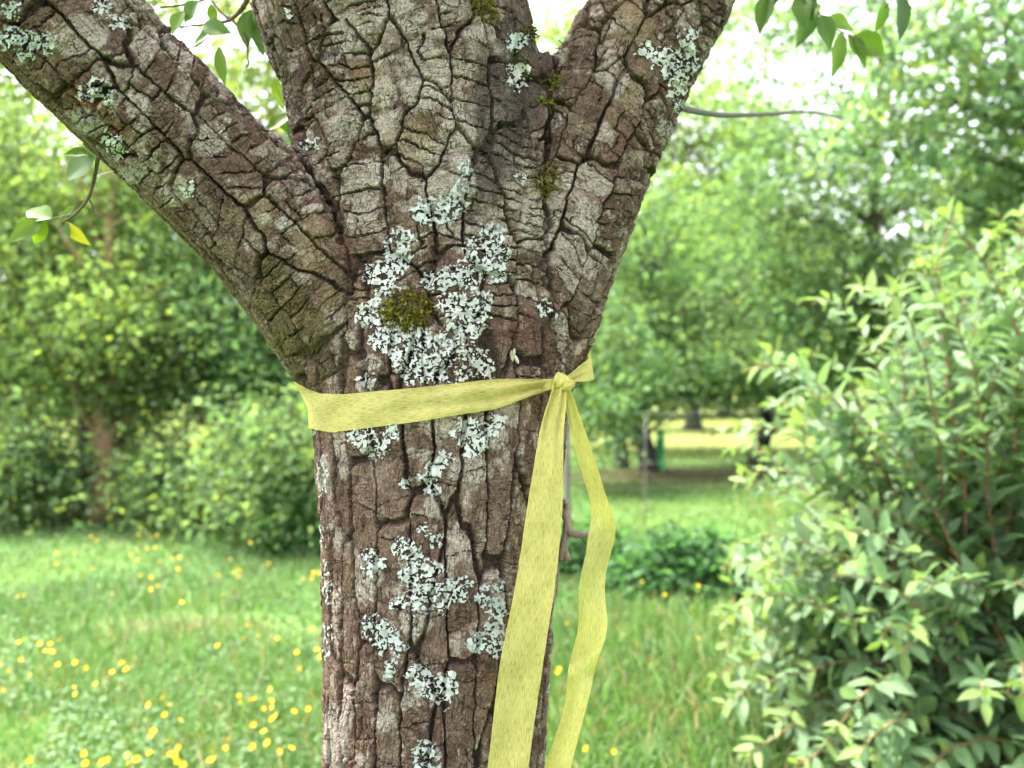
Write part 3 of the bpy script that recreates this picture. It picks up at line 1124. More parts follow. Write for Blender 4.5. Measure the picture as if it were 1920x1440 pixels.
def lichen_sheet(circles, parent, seed, ci=0, step=1.35, cell=13.0):
    """flat thallus of scalloped lobes with dark gaps, lying just over the bark"""
    rng = np.random.default_rng(seed)
    cs = np.array(circles, float)
    cs[:, 2] = cs[:, 2] * 1.12 + 2.0
    lo = (cs[:, :2] - cs[:, 2:3]).min(0) - 8
    hi = (cs[:, :2] + cs[:, 2:3]).max(0) + 8
    nx, ny = int((hi[0] - lo[0]) / step) + 1, int((hi[1] - lo[1]) / step) + 1
    gx, gy = np.meshgrid(lo[0] + np.arange(nx) * step, lo[1] + np.arange(ny) * step, indexing='ij')
    x, y = gx.ravel(), gy.ravel()
    q = np.stack([x, y, np.full(len(x), seed * 1.37)], -1)
    wx = 3.2 * fbm(q / 9, 2, seed) + 1.3 * vnoise(q / 3.5, seed + 1)
    wy = 3.2 * fbm(q / 9, 2, seed + 2) + 1.3 * vnoise(q / 3.5, seed + 3)

    def field(a, b):
        return (1 - np.hypot(a[:, None] - cs[None, :, 0], b[:, None] - cs[None, :, 1]) / cs[None, :, 2]).max(1)

    bd, idc, dx, dy = worley((x + wx) / cell, (y + wy) / cell, seed + 5, .95)
    f1 = field(x - dx * cell, y - dy * cell)
    keep = (f1 + .35 * (rnd(idc, 1) - .5) > -.10) & (rnd(idc, 2) > .03)
    bd2, id2, dx2, dy2 = worley((x + wx) / 6.0 + 31, (y + wy) / 6.0, seed + 9, .95)
    f2 = field(x - dx2 * 6.0, y - dy2 * 6.0)
    keep &= (f2 + .50 * (rnd(id2, 1) - .5) > -.08) & (rnd(id2, 3) > .07)
    gap = np.where(rnd(idc, 4) > .35, 1.0, .25) * np.clip(.25 + .9 * vnoise(q / 7, seed + 11), 0, 1.0)
    keep &= (bd * cell > gap) & ((bd2 * 6.0 > .5) | (vnoise(q / 6, seed + 12) < .35))
    m = np.where(keep)[0]
    tt = np.full(len(x), np.nan)
    for k in m:
        d = Vector(((x[k] - 960) / FPX, 1.0, (720 - y[k]) / FPX))
        ok, loc, nor, _ = cob.ray_cast(Vector(CAM), d.normalized())
        if ok:
            tt[k] = loc.y
    T = tt.reshape(nx, ny)
    pad = np.pad(T, 3, constant_values=np.nan)
    acc, cn = np.zeros((nx, ny)), np.zeros((nx, ny))
    for i in range(7):
        for j in range(7):
            w = pad[i:i + nx, j:j + ny]
            g = ~np.isnan(w)
            acc[g] += w[g]
            cn[g] += 1
    mean = acc / np.maximum(cn, 1)
    Ts = np.where(np.isnan(T), np.nan, np.minimum(.35 * T + .65 * mean, mean + .001))
    Ts = np.minimum(Ts, T - .0004)
    lift = .0014 + .0012 * rnd(idc, 6) + (dx * (rnd(idc, 7) - .5) + dy * (rnd(idc, 8) - .5)) * .0022 + .0005 * rnd(id2, 9) + .0004 * (1 - sstep(.5, 2.5, bd * cell))
    Ts = Ts - lift.reshape(nx, ny)
    Vg = np.stack([(gx - 960) / FPX * Ts, Ts, CAM[2] + (720 - gy) / FPX * Ts], -1).reshape(-1, 3)
    I = np.arange(nx * ny).reshape(nx, ny)
    Q = np.stack([I[:-1, :-1], I[:-1, 1:], I[1:, 1:], I[1:, :-1]], -1).reshape(-1, 4)
    yv = Ts.ravel()[Q]
    good = ~np.isnan(yv).any(1)
    Q = Q[good]
    yv = yv[good]
    Q = Q[(yv.max(1) - yv.min(1)) < .005]
    if len(Q) < 4:
        return
    uq, inv = np.unique(Q, return_inverse=True)
    base = LC[ci % 4]
    tone = (.80 + .30 * rnd(idc, 10) + .10 * rnd(id2, 11) + .14 * fbm(q / 14, 2, seed + 20))[:, None]
    col = base[None] * tone
    old = sstep(.1, .6, fbm(q / 20, 2, seed + 22))[:, None] * .5
    col = col * (1 - old) + np.array([.27, .265, .225]) * tone * old
    add('lichen_patch', fast_mesh('lichen_patch', Vg[uq], inv.reshape(-1, 4), [M_LICHEN], col[uq]), parent)


TK, LL, LR = limbs
for i, (par, cs, ci) in enumerate(PATCHES):
    lichen_sheet(cs, {'T': TK, 'L': LL, 'R': LR}[par], 500 + i, ci=ci)
# thin crumbly scales of lichen on the left edge of the trunk
for i, (px, py) in enumerate(((602, 880), (603, 905), (600, 1000), (606, 1070), (609, 1100), (608, 1180), (612, 1215), (1043, 1130), (1030, 1300))):
    lichen_patch([(px, py, 9), (px + 4, py + 12, 7)], TK, 700 + i, spacing=7, size=0.7, ci=i)


# ---- moss tufts: curved shoots with tiny leaflets
def moss(px, py, r, parent, seed, n=60, ln=0.012, cols=((.13, .11, .016), (.085, .06, .014), (.17, .155, .026))):
    rng = np.random.default_rng(seed)
    bag = Bag()
    for _ in range(n):
        a, rr = rng.uniform(0, 6.283), r * math.sqrt(rng.random())
        loc, nor = hit(px + rr * math.cos(a), py + rr * math.sin(a) * 0.8)
        if loc is None:
            continue
        n3 = np.array(smooth_n(loc))
        d = nrm(n3 * rng.uniform(.5, 1.0) + rng.normal(0, .75, 3) + np.array([math.cos(a), 0, -math.sin(a)]) * .5)
        L = ln * rng.uniform(.6, 1.3)
        t = np.linspace(0, 1, 6)[:, None]
        p = np.array(loc) - n3 * .002 + d * L * t + np.array([0, 0, -1]) * L * .25 * t ** 2
        col = np.array(cols[rng.integers(len(cols))]) * rng.uniform(.7, 1.3)
        V, F = tube(p, np.linspace(.0006, .0003, 6), 4)
        bag.add(V, F, col * .8)
        for i in range(1, 6):
            for k in range(4):
                e = nrm(rng.normal(0, 1, 3) + d * .9)
                w = nrm(np.cross(e, d)) * .0006
                q = p[i]
                bag.add(np.array([q - w, q + w, q + e * .0026]), np.array([[0, 1, 2]]), col * rng.uniform(.8, 1.3))
    if bag.n:
        add('moss_tuft', bag.mesh('moss_tuft', [M_MOSS], smooth=False), parent)


moss(765, 580, 46, TK, 1, 380, .0095)
moss(1022, 340, 26, LR, 2, 110, .013)
moss(1040, 155, 15, LR, 3, 70, .011, ((.17, .165, .026), (.13, .125, .02), (.21, .20, .04)))
moss(1022, 192, 10, LR, 4, 25, .009, ((.2, .215, .03), (.15, .15, .02)))
moss(903, 12, 20, TK, 5, 70, .012, ((.17, .145, .02), (.12, .095, .014)))
moss(990, 62, 14, TK, 6, 60, .010, ((.10, .09, .02), (.07, .06, .014)))
moss(1052, 88, 16, LR, 7, 40, .007, ((.085, .09, .03), (.11, .12, .035)))
moss(525, 640, 26, LL, 8, 60, .004, ((.17, .16, .04), (.14, .13, .04)))

# ---- dead twig stub on the right side of the trunk
bag = Bag()
for pts, r0 in (([(1048, 940, .93), (1060, 960, .92), (1064, 990, .915), (1058, 1020, .912), (1064, 1050, .91)], .0042),
                ([(1062, 985, .917), (1072, 1000, .91), (1088, 1003, .905), (1104, 1005, .90)], .0036),
                ([(1060, 1010, .913), (1054, 1030, .91), (1052, 1050, .91)], .003), ([(1062, 965, .92), (1062, 940, .915), (1060, 945, .91)], .0025)):
    p = catmull([P(*q) for q in pts], 14)
    r = 1.5 * r0 * (1 - .35 * np.linspace(0, 1, 14)) * (1 + .18 * np.sin(np.arange(14) * 2.1))
    V, F = tube(p, r, 8)
    bag.add(V, F, (.20, .145, .125))
add('dead_twig', bag.mesh('dead_twig', [M_TWIG]), tree)

# ---- pale seed husk stuck on the bark
loc, nor = hit(960, 668)
n3 = np.array(smooth_n(loc))
husk = Bag()
for k, (dx, dz, tl, ln, w) in enumerate(((-.0015, 0.0, .10, .0125, .0042), (.0028, -.0035, .45, .0105, .0034), (-.0005, .0035, -.1, .009, .003))):
    t = np.linspace(0, 1, 8)
    ax = nrm(np.array([math.sin(tl), 0, -math.cos(tl)]))
    p = np.array(loc) + n3 * (.0025 + .001 * k) + np.array([dx, 0, dz]) + ax[None] * ((t - .5) * ln)[:, None]
    V, F = tube(p, w * .55 * np.sin(np.pi * (0.06 + .88 * t)) ** .7 + .0002, 10)
    husk.add(V, F, (.44, .38, .28))
add('seed_husk', husk.mesh('seed_husk', [M_LICHEN]), label='small pale dried seed husk stuck to the reddish bark above the ribbon', cat='husk')

# ==================================================================== THE RIBBON
ribbon = add('yellow_ribbon', None, label='yellow fabric ribbon knotted round the tree trunk with two long tails', cat='ribbon')


def sheet(name, rows, parent, mat=M_RIB, u0=0.0):
    """rows: (n, m, 3) grid, n along the ribbon, m across"""
    G = np.asarray(rows, float)
    n, m = G.shape[:2]
    fl_ = G.reshape(-1, 3)
    cr_ = fbm(fl_ * 75, 2, 301) * .0009 + fbm(fl_ * 28, 2, 302) * .0012
    G = (fl_ + np.stack([cr_ * .3, -cr_, cr_ * .2], -1)).reshape(n, m, 3)
    i = np.arange(n - 1)[:, None] * m
    j = np.arange(m - 1)[None]
    F = np.stack([i + j, i + j + 1, i + m + j + 1, i + m + j], -1).reshape(-1, 4)
    al = np.concatenate([[0], np.cumsum(np.linalg.norm(np.diff(G[:, m // 2], axis=0), axis=1))]) + u0
    uv = np.stack(np.broadcast_arrays(al[:, None], np.linspace(0, .041, m)[None]), -1).reshape(-1, 2)
    return add(name, fast_mesh(name, G.reshape(-1, 3), F, [mat], uv=uv), parent)


AX = np.array([P(826, 760, .93)[0], .93])          # trunk axis where the band lies
KNOT = P(1052, 716, .815)
nth, nrow = 220, 19
th_k = math.atan2(KNOT[0] - AX[0], AX[1] - KNOT[1])     # angle of the knot, 0 = towards the camera, + = right
ths = th_k - np.linspace(0, 2 * np.pi, nth)              # goes left over the front, round the back, to the knot again
top_px = np.array([540, 553, 575, 600, 643, 767, 933, 1040, 1120]); top_py = np.array([712, 716, 729, 738, 739, 728, 709, 709, 700])
bot_px = np.array([540, 560, 580, 620, 767, 927, 993, 1047, 1120]); bot_py = np.array([770, 783, 803, 811, 793, 767, 741, 723, 716])


def hull_support(z, extra=.0032):
    """taut loop round the bark at height z: convex hull of its section, as radius over angle"""
    pts = []
    for a in np.linspace(-np.pi, np.pi, 120, endpoint=False):
        d = Vector((math.sin(a), -math.cos(a), 0))
        o = Vector((AX[0], AX[1], z)) + d * .4
        ok, loc, nor, _ = cob.ray_cast(o, -d, distance=.4)
        r = ((loc - Vector((AX[0], AX[1], z))).length if ok else .13) + extra
        pts.append((r * d.x, r * d.y))
    pts = sorted(pts)
    def half(ps):
        h = []
        for p in ps:
            while len(h) > 1 and (h[-1][0] - h[-2][0]) * (p[1] - h[-2][1]) - (h[-1][1] - h[-2][1]) * (p[0] - h[-2][0]) <= 0:
                h.pop()
            h.append(p)
        return h
    h = half(pts)[:-1] + half(pts[::-1])[:-1]
    h = np.array(h)
    nxt = np.roll(h, -1, 0)
    def rad(a):
        d = np.array([math.sin(a), -math.cos(a)])
        nn = np.stack([(nxt - h)[:, 1], -(nxt - h)[:, 0]], -1)
        den = nn @ d
        with np.errstate(divide='ignore', invalid='ignore'):
            t = (nn * h).sum(1) / den
        t = np.where(den > 1e-9, t, 1e9)
        return t.min()
    return rad


zs = np.linspace(1.23, 1.33, 6)
sup = np.array([[f_(a) for a in ths] for f_ in (hull_support(z) for z in zs)])     # (6, nth)
G = np.zeros((nth, nrow, 3))
back_top, back_bot = 1.322, 1.285
for i, a in enumerate(ths):
    prog = i / (nth - 1)
    for j in range(nrow):
        w = j / (nrow - 1)                      # 0 bottom, 1 top
        z = 1.29
        for _ in range(3):
            r = np.interp(z, zs, sup[:, i])
            x, y = AX[0] + r * math.sin(a), AX[1] - r * math.cos(a)
            px = 960 + x / y * FPX
            zt = CAM[2] + (720 - np.interp(px, top_px, top_py)) / FPX * y
            zb = CAM[2] + (720 - np.interp(px, bot_px, bot_py)) / FPX * y
            fr_ = float(sstep(.52, .40, prog))     # front stretch follows the photograph, the back is level and climbs to the knot
            zt = zt * fr_ + back_top * (1 - fr_)
            zb = zb * fr_ + back_bot * (1 - fr_)
            z = zb + (zt - zb) * w
        # gathered folds near the knot
        g = float(np.exp(-((prog) / .12) ** 2))
        r += g * .0032 * (1 + math.sin(w * 11 + .8)) + .0006 * math.sin(prog * 60 + w * 5)
        if g > .02:
            z += g * .0015 * math.sin(w * 12)
        G[i, j] = (AX[0] + r * math.sin(a), AX[1] - r * math.cos(a), z)
# the end that comes round from behind stands off the bark and gathers into the knot
fan_c = [(1106, .98), (1113, .93), (1113, .885), (1102, .853), (1085, .835), (1068, .823), (1056, .816)]
fan_t = [652, 648, 662, 674, 688, 702, 711]
fan_b = [706, 708, 712, 715, 717, 718, 720]
m0 = int(nth * .80)
endrow = []
for (pxc, Y), t_, b_2 in zip(fan_c, fan_t, fan_b):
    endrow.append([P(pxc - (4 if t_ < 670 else 0) * k / (nrow - 1) * 2.0, b_2 + (t_ - b_2) * k / (nrow - 1), Y) for k in range(nrow)])
endrow = np.array(endrow)
ex = np.stack([catmull(endrow[:, k], 40) for k in range(nrow)], 1)
for i in range(40):
    t = i / 39
    w = np.linspace(0, 1, nrow)
    amp = .0022 * float(sstep(.25, .75, t))
    fold = amp * np.sin(w * 14 + .6) + .5 * amp * np.sin(w * 27 + 2 * t)
    ex[i, :, 1] -= fold * .9
    ex[i, :, 2] += fold * .35
joinG = np.stack([catmull(np.array([G[m0 - 12, k], G[m0, k], ex[0, k], ex[4, k]]), 30) for k in range(nrow)], 1)[10:21]
kend = KNOT[None] + np.stack([np.zeros(nrow), -.004 - .0015 * np.sin(np.linspace(0, 11, nrow)), np.linspace(-.0035, .0035, nrow)], -1)
lead = np.stack([kend + (G[0] - kend) * t_ for t_ in np.linspace(0, 1, 9)[:-1]])      # last gathered stretch into the knot
sheet('band', np.concatenate([lead, G[:m0 + 1], joinG[1:-1], ex]), ribbon)

# knot: a short tight wrap over gathered cloth
def wrap(center, ax_, r1_, r2_, wid, turn0, turn1, puff, seedk):
    n_, m_ = 46, 13
    ax_ = nrm(np.array(ax_, float))
    e1 = nrm(np.cross(ax_, [0, 1.0, 0.2]))
    e2 = np.cross(ax_, e1)
    Gk = np.zeros((n_, m_, 3))
    for i in range(n_):
        a = turn0 + (turn1 - turn0) * i / (n_ - 1)
        for j in range(m_):
            w = j / (m_ - 1) - .5
            rr = 1 + puff * math.cos(w * math.pi) + .07 * math.sin(w * 16 + a * 1.7 + seedk) + .04 * math.sin(w * 33 + a)
            Gk[i, j] = center + (e1 * math.cos(a) * r1_ + e2 * math.sin(a) * r2_) * rr + ax_ * wid * w * (1 + .15 * math.sin(a * 2 + seedk))
    return Gk


kn = add('knot', None, ribbon)
kc = KNOT + np.array([.0008, -.004, -.0005])
sheet('wrap', wrap(kc, (.85, 0, -.55), .0075, .0105, .018, -.4, 6.6, .15, 0.0), kn)
sheet('wrap', wrap(kc + np.array([.002, -.0028, .0005]), (.5, .1, .86), .0100, .0070, .011, -1.2, 4.2, .12, 2.0), kn)


def hang(name, tab, Yc, depth_f, parent, pleat=0.0, n=150, ripple=.0009, seed=0):
    """a hanging tail: tab rows (py, left px, right px); depth_f(t) -> depth offset of left and right edge"""
    tab = np.array(tab, float)
    py = np.linspace(tab[0, 0], tab[-1, 0], n)
    sm = lambda c: np.convolve(np.pad(np.interp(py, tab[:, 0], tab[:, c]), 4, 'edge'), np.ones(9) / 9, 'valid')
    L_, R_ = sm(1), sm(2)
    m = 15
    Gt = np.zeros((n, m, 3))
    for i in range(n):
        t = i / (n - 1)
        dl, dr = depth_f(py[i])
        a, b = P(L_[i], py[i], Yc(py[i]) + dl), P(R_[i], py[i], Yc(py[i]) + dr)
        for j in range(m):
            w = j / (m - 1)
            q = a + (b - a) * w
            pl = pleat * math.exp(-((py[i] - tab[0, 0]) / 120) ** 2)
            q[1] -= pl * (math.sin(w * 12 + 1) + .5 * math.sin(w * 23)) + ripple * (math.sin(py[i] * .021 + w * 2.1 + seed) + .6 * math.sin(py[i] * .05 + w * 4 + seed * 2)) + .0016 * (4 * w * (1 - w)) * math.sin(py[i] * .008 + seed)
            Gt[i, j] = q
    return sheet(name, Gt, parent)


T1 = [(716, 1040, 1062), (735, 1033, 1063), (765, 1024, 1062), (800, 1013, 1057), (870, 1001, 1056), (960, 987, 1055), (1030, 977, 1049), (1100, 966, 1040), (1245, 937, 1018), (1440, 914, 990), (1640, 895, 972), (1700, 892, 968)]
hang('tail', T1, lambda y: np.interp(y, [716, 760, 900, 1440, 1700], [.806, .80, .795, .80, .81]), lambda y: (.004 * math.sin(y * .009), -.003 * math.sin(y * .007 + 1)), ribbon, .0032, seed=1)
T2 = [(718, 1054, 1066), (735, 1056, 1070), (765, 1060, 1082), (800, 1067, 1095), (845, 1078, 1111), (900, 1095, 1128), (935, 1107, 1138), (970, 1110, 1153), (1000, 1104, 1156), (1045, 1098, 1142), (1080, 1087, 1135), (1130, 1084, 1135), (1170, 1086, 1141),
      (1200, 1080, 1135), (1255, 1064, 1115), (1280, 1064, 1111), (1330, 1058, 1099), (1440, 1020, 1070), (1580, 980, 1030)]
ky = [718, 800, 900, 950, 1000, 1060, 1120, 1170, 1230, 1265, 1300, 1360, 1440, 1580]
kl = [0, .006, .014, .016, -.008, -.020, -.006, .012, .012, -.016, .008, .014, .016, .014]
kr = [0, -.006, -.016, -.018, .010, .020, .006, -.014, -.014, .016, -.008, -.014, -.018, -.014]
hang('tail', T2, lambda y: np.interp(y, [718, 760, 900, 1100, 1440, 1580], [.812, .82, .835, .84, .83, .83]), lambda y: (float(np.interp(y, ky, kl)), float(np.interp(y, ky, kr))), ribbon, .0015, seed=4, ripple=.0006)

# ==================================================================== LEAVES AND TWIGS OF THE FRUIT TREE
def leaf_grid(L=1.0, W=0.55, fold=0.12, curl=0.15, wave=0.0, seed=0, na=8):
    """one leaf along +X, face up +Z: pointed oval, folded on the midrib, curled"""
    t = np.linspace(0, 1, na)
    half = np.sin(np.pi * np.clip(t, 0, 1) ** 0.85) ** 0.85 * (1 - .25 * t) * W * 0.5
    half[0] = .012 * L
    half[-1] = .004 * L
    V = []
    for i in range(na):
        for k, x in enumerate((-1, -.5, 0, .5, 1)):
            z = fold * abs(x) * half[i] * 1.6 - curl * L * t[i] ** 2 + wave * half[i] * math.sin(t[i] * 9 + seed + x) * abs(x)
            V.append((L * t[i], x * half[i], z))
    F = [(i * 5 + k, i * 5 + k + 1, (i + 1) * 5 + k + 1, (i + 1) * 5 + k) for i in range(na - 1) for k in range(4)]
    return np.array(V), np.array(F)


def frame_from(d, n):
    d = nrm(np.asarray(d, float))
    n = np.asarray(n, float)
    y = nrm(np.cross(n, d))
    z = np.cross(d, y)
    return np.stack([d, y, z], -1)          # columns


def place(o, p, Rm, s=1.0):
    m = Matrix.Identity(4)
    for a in range(3):
        for b in range(3):
            m[a][b] = float(Rm[a][b]) * s
        m[a][3] = float(p[a])
    o.matrix_basis = m


rl = np.random.default_rng(21)


def twig_with_leaves(twig_paths, leaves_, tints, col=(.10, .075, .055)):
    bag = Bag()
    for pts, r0, r1_ in twig_paths:
        p = catmull([P(*q) for q in pts], 16)
        V, F = tube(p, np.linspace(r0, r1_, 16) * (1 + .12 * np.sin(np.arange(16) * 1.9)), 7)
        bag.add(V, F, col)
    tw = add('twig', bag.mesh('twig', [M_TWIG]), tree)
    for (b0, t0_, Y, wr, ti, tilt) in leaves_:
        a, c = P(*b0, Y), P(*t0_, Y + rl.uniform(-.02, .02))
        d = c - a
        L = np.linalg.norm(d)
        n = np.array([rl.uniform(-.5, .5) + tilt, -1, rl.uniform(-.1, .8)])
        V, F = leaf_grid(1.0, wr, rl.uniform(.1, .3), rl.uniform(-.05, .2), .12, rl.uniform(0, 6))
        me = fast_mesh('leaf', V, F, [M_LEAF_GLOSS], np.broadcast_to(np.array(tints[ti]) * rl.uniform(.85, 1.15), (len(V), 3)))
        o = add('leaf', me, tw)
        place(o, a, frame_from(d, n), L)
    return tw


YG = [(.085, .150, .010), (.062, .120, .021), (.040, .086, .021), (.20, .205, .014)]
twig_with_leaves([([(184, 292, .86), (178, 330, .87), (165, 372, .88), (140, 402, .89), (118, 416, .90)], .0022, .0012), ([(165, 370, .88), (172, 384, .88), (176, 398, .88)], .0012, .0008),
                  ([(140, 402, .89), (105, 408, .90), (85, 412, .90)], .0008, .0005)],
                 [((96, 410), (46, 390), .90, .7, 0, 0), ((80, 412), (12, 452), .90, .55, 0, 0), ((85, 414), (60, 462), .90, .5, 0, .4), ((122, 416), (168, 462), .90, .5, 3, -.4), ((124, 417), (128, 444), .90, .6, 1, 0),
                  ((118, 410), (140, 384), .90, .5, 0, 0), ((182, 292), (112, 330), .86, .75, 1, .3), ((180, 288), (118, 292), .87, .6, 0, 0), ((176, 330), (215, 318), .88, .25, 2, 0)], YG)
twig_with_leaves([([(455, 15, 1.02), (430, 38, 1.03), (385, 46, 1.04), (318, 52, 1.05)], .0030, .0010), ([(430, 38, 1.03), (400, 5, 1.04), (385, -30, 1.05)], .0018, .0014), ([(300, 14, 1.05), (350, 8, 1.05), (420, -10, 1.05)], .0014, .0012),
                  ([(430, 30, 1.03), (460, 70, 1.02), (466, 120, 1.02)], .0022, .0010), ([(455, 15, 1.02), (480, -30, 1.02)], .0035, .004), ([(400, 60, 1.04), (375, 82, 1.04), (350, 92, 1.05)], .0010, .0007)],
                 [((372, 2), (342, 42), 1.04, .8, 1, 0), ((345, 20), (318, 62), 1.05, .7, 0, 0), ((380, 46), (428, 58), 1.03, .6, 1, 0), ((398, 58), (362, 76), 1.04, .55, 1, 0), ((470, 18), (458, 88), 1.02, .6, 1, 0), ((480, 22), (494, 98), 1.02, .55, 2, 0),
                  ((410, 88), (420, 160), 1.04, .35, 0, .3), ((395, 8), (402, 48), 1.04, .6, 0, 0), ((466, 118), (462, 128), 1.02, .6, 2, 0)], YG)
twig_with_leaves([([(545, 215, 1.06), (530, 190, 1.07), (512, 148, 1.08)], .0012, .0006)],
                 [((512, 146), (532, 204), 1.08, .42, 0, .2), ((544, 214), (498, 246), 1.07, .5, 0, 0), ((548, 216), (545, 262), 1.07, .5, 2, 0), ((520, 225), (552, 250), 1.08, .5, 1, 0)], YG)
twig_with_leaves([([(1515, -40, 1.12), (1532, 18, 1.13), (1562, 50, 1.14), (1602, 70, 1.15)], .0016, .0007), ([(1680, -40, 1.2), (1672, 0, 1.2), (1660, 14, 1.2)], .0014, .001), ([(1430, -40, 1.15), (1442, -5, 1.15)], .0014, .001)],
                 [((1442, -14), (1424, 64), 1.15, .5, 1, 0), ((1460, -30), (1440, 20), 1.15, .6, 2, 0), ((1500, -10), (1508, 46), 1.12, .55, 1, 0), ((1528, 10), (1494, 88), 1.13, .45, 1, 0), ((1540, 28), (1560, 84), 1.13, .55, 1, 0), ((1550, 34), (1608, 52), 1.14, .5, 0, 0),
                  ((1578, 60), (1560, 146), 1.14, .40, 0, .2), ((1600, 68), (1660, 104), 1.15, .75, 0, 0), ((1590, 66), (1632, 122), 1.15, .5, 1, 0), ((1664, 4), (1642, 62), 1.2, .5, 1, 0), ((1690, -10), (1698, 68), 1.2, .45, 2, 0), ((1530, 4), (1520, 40), 1.13, .6, 0, 0), ((1505, -20), (1530, 12), 1.12, .7, 2, 0)], YG)


# ==================================================================== FOLIAGE TOOLS
def leaf_quads(pos, d, n, L, W, fold=0.25):
    """small two-faced leaves: returns V, F"""
    N = len(pos)
    d = nrm(d)
    y = nrm(np.cross(n, d))
    z = np.cross(d, y)
    L = np.broadcast_to(L, (N,))[:, None]
    W = np.broadcast_to(W, (N,))[:, None]
    V = np.stack([pos, pos + d * L * .45 - y * W * .5 + z * W * fold, pos + d * L - z * L * .08, pos + d * L * .45 + y * W * .5 + z * W * fold], 1).reshape(-1, 3)
    b = np.arange(N)[:, None] * 4
    F = np.concatenate([b + np.array([0, 1, 2]), b + np.array([0, 2, 3])])
    return V, F


def crown_pts(rng, blobs, nclump, per, sig):
    """leaf positions in clumps inside ellipsoids; blobs: (center, radii, weight)"""
    w = np.array([b[2] for b in blobs], float)
    k = rng.choice(len(blobs), nclump, p=w / w.sum())
    u = nrm(rng.normal(size=(nclump, 3))) * (rng.random(nclump) ** .45)[:, None]
    cc = np.array([blobs[i][0] for i in k]) + u * np.array([blobs[i][1] for i in k])
    n = rng.poisson(per, nclump)
    ctr = np.repeat(cc, n, 0)
    g = rng.normal(size=(len(ctr), 3)) * np.array([1, 1, .62])
    p = ctr + g * (sig * (.6 + .8 * rng.random(nclump)))[np.repeat(np.arange(nclump), n)][:, None]
    return p, cc, np.repeat(np.arange(nclump), n), g


def bg_tree(name, label, cat, trunk_pts, rad, blobs, nclump, per, sig, leaf, tint, seed, group=None, wood=(.075, .062, .052), tvar=.25, yellow=.15, keep=None, mat=None, branch=True, extra_trunks=()):
    rng = np.random.default_rng(seed)
    root = add(name, None, label=label, cat=cat, group=group)
    root.location = (trunk_pts[0][0], trunk_pts[0][1], 0)
    off = np.array([trunk_pts[0][0], trunk_pts[0][1], 0])
    tp = catmull(trunk_pts, 18)
    bag = Bag()
    V, F = tube(tp, np.linspace(rad, rad * .35, 18) * (1 + .06 * rng.normal(size=18)) + np.array([rad * .35 * math.exp(-i / 1.5) for i in range(18)]), 10)
    bag.add(V - off, F, np.array(wood))
    for pts, r_ in extra_trunks:
        q = catmull(pts, 14)
        V, F = tube(q, np.linspace(r_, r_ * .4, 14) * (1 + .06 * rng.normal(size=14)), 8)
        bag.add(V - off, F, np.array(wood) * rng.uniform(.8, 1.2))
    p, cc, ci, g = crown_pts(rng, blobs, nclump, per, sig)
    if keep is not None:
        m = keep(p)
        p, ci, g = p[m], ci[m], g[m]
    if branch:
        for c in cc[: min(nclump, 70)]:
            i = int(np.clip(np.searchsorted(tp[:, 2], c[2] - rng.uniform(.3, 1.0)), 3, 16))
            a = tp[i]
            mid = (a + c) / 2 + np.array([rng.normal(0, .12), rng.normal(0, .12), rng.uniform(-.05, .25)])
            q = catmull([a, mid, c], 7)
            if keep is not None and not keep(q).all():
                continue
            V, F = tube(q, np.linspace(max(.008, rad * .22), .004, 7), 5)
            bag.add(V - off, F, np.array(wood) * rng.uniform(.8, 1.3))
    add('trunk', bag.mesh('trunk', [M_WOOD]), root)
    n = len(p)
    d = nrm(g * .7 + rng.normal(size=(n, 3)) * .8 + np.array([0, 0, -.35]))
    nn = nrm(rng.normal(size=(n, 3)) * .75 + np.array([0, 0, .8]))
    L = leaf * rng.uniform(.65, 1.3, n)
    V, F = leaf_quads(p, d, nn, L, L * rng.uniform(.45, .65, n))
    cv = 1 + tvar * rng.normal(size=nclump)[ci] + tvar * rng.normal(size=n)
    t = (np.array(tint) * np.array([1.08, .98, 1.0]) + np.array([.010, .004, .018]))[None] * np.clip(cv, .45, 1.9)[:, None]
    yl = (rng.random(n) < yellow)[:, None]
    t = np.where(yl, t * np.array([1.6, 1.3, .75]), t)
    me = fast_mesh('crown', V - off, F, [mat or M_LEAF], np.repeat(t, 4, 0), smooth=False)
    add('crown', me, root)
    return root


def G0(px, Y, z=0.0):
    return np.array([(px - 960) / FPX * Y, Y, z])


# crown of the fruit tree itself, above the picture; it shades trunk and lawn
def above(q):
    return (q[:, 2] > 1.40 + .5 * np.maximum(q[:, 1], .3) + .10) | (np.abs(q[:, 0]) > .78 * np.maximum(q[:, 1], .2) + .25)


rc = np.random.default_rng(5)
p, cc, ci, g = crown_pts(rc, [((-.9, 1.0, 3.2), (1.5, 1.5, .9), 1), ((.2, 1.2, 3.6), (1.4, 1.6, 1.0), 1.2), ((1.2, 1.2, 3.2), (1.3, 1.4, .9), 1), ((0, -.6, 3.3), (1.8, 1.0, .8), .9)], 260, 42, .17)
m_ = above(p)
p, ci, g = p[m_], ci[m_], g[m_]
n_ = len(p)
L_ = .055 * rc.uniform(.7, 1.3, n_)
V, F = leaf_quads(p, nrm(g + rc.normal(size=(n_, 3)) * .8 + np.array([0, 0, -.4])), nrm(rc.normal(size=(n_, 3)) * .7 + np.array([0, 0, .9])), L_, L_ * .6)
add('crown', fast_mesh('crown', V, F, [M_LEAF], np.repeat(np.array([[.085, .15, .035]]) * rc.uniform(.7, 1.4, (n_, 1)), 4, 0), smooth=False), tree)
bag = Bag()
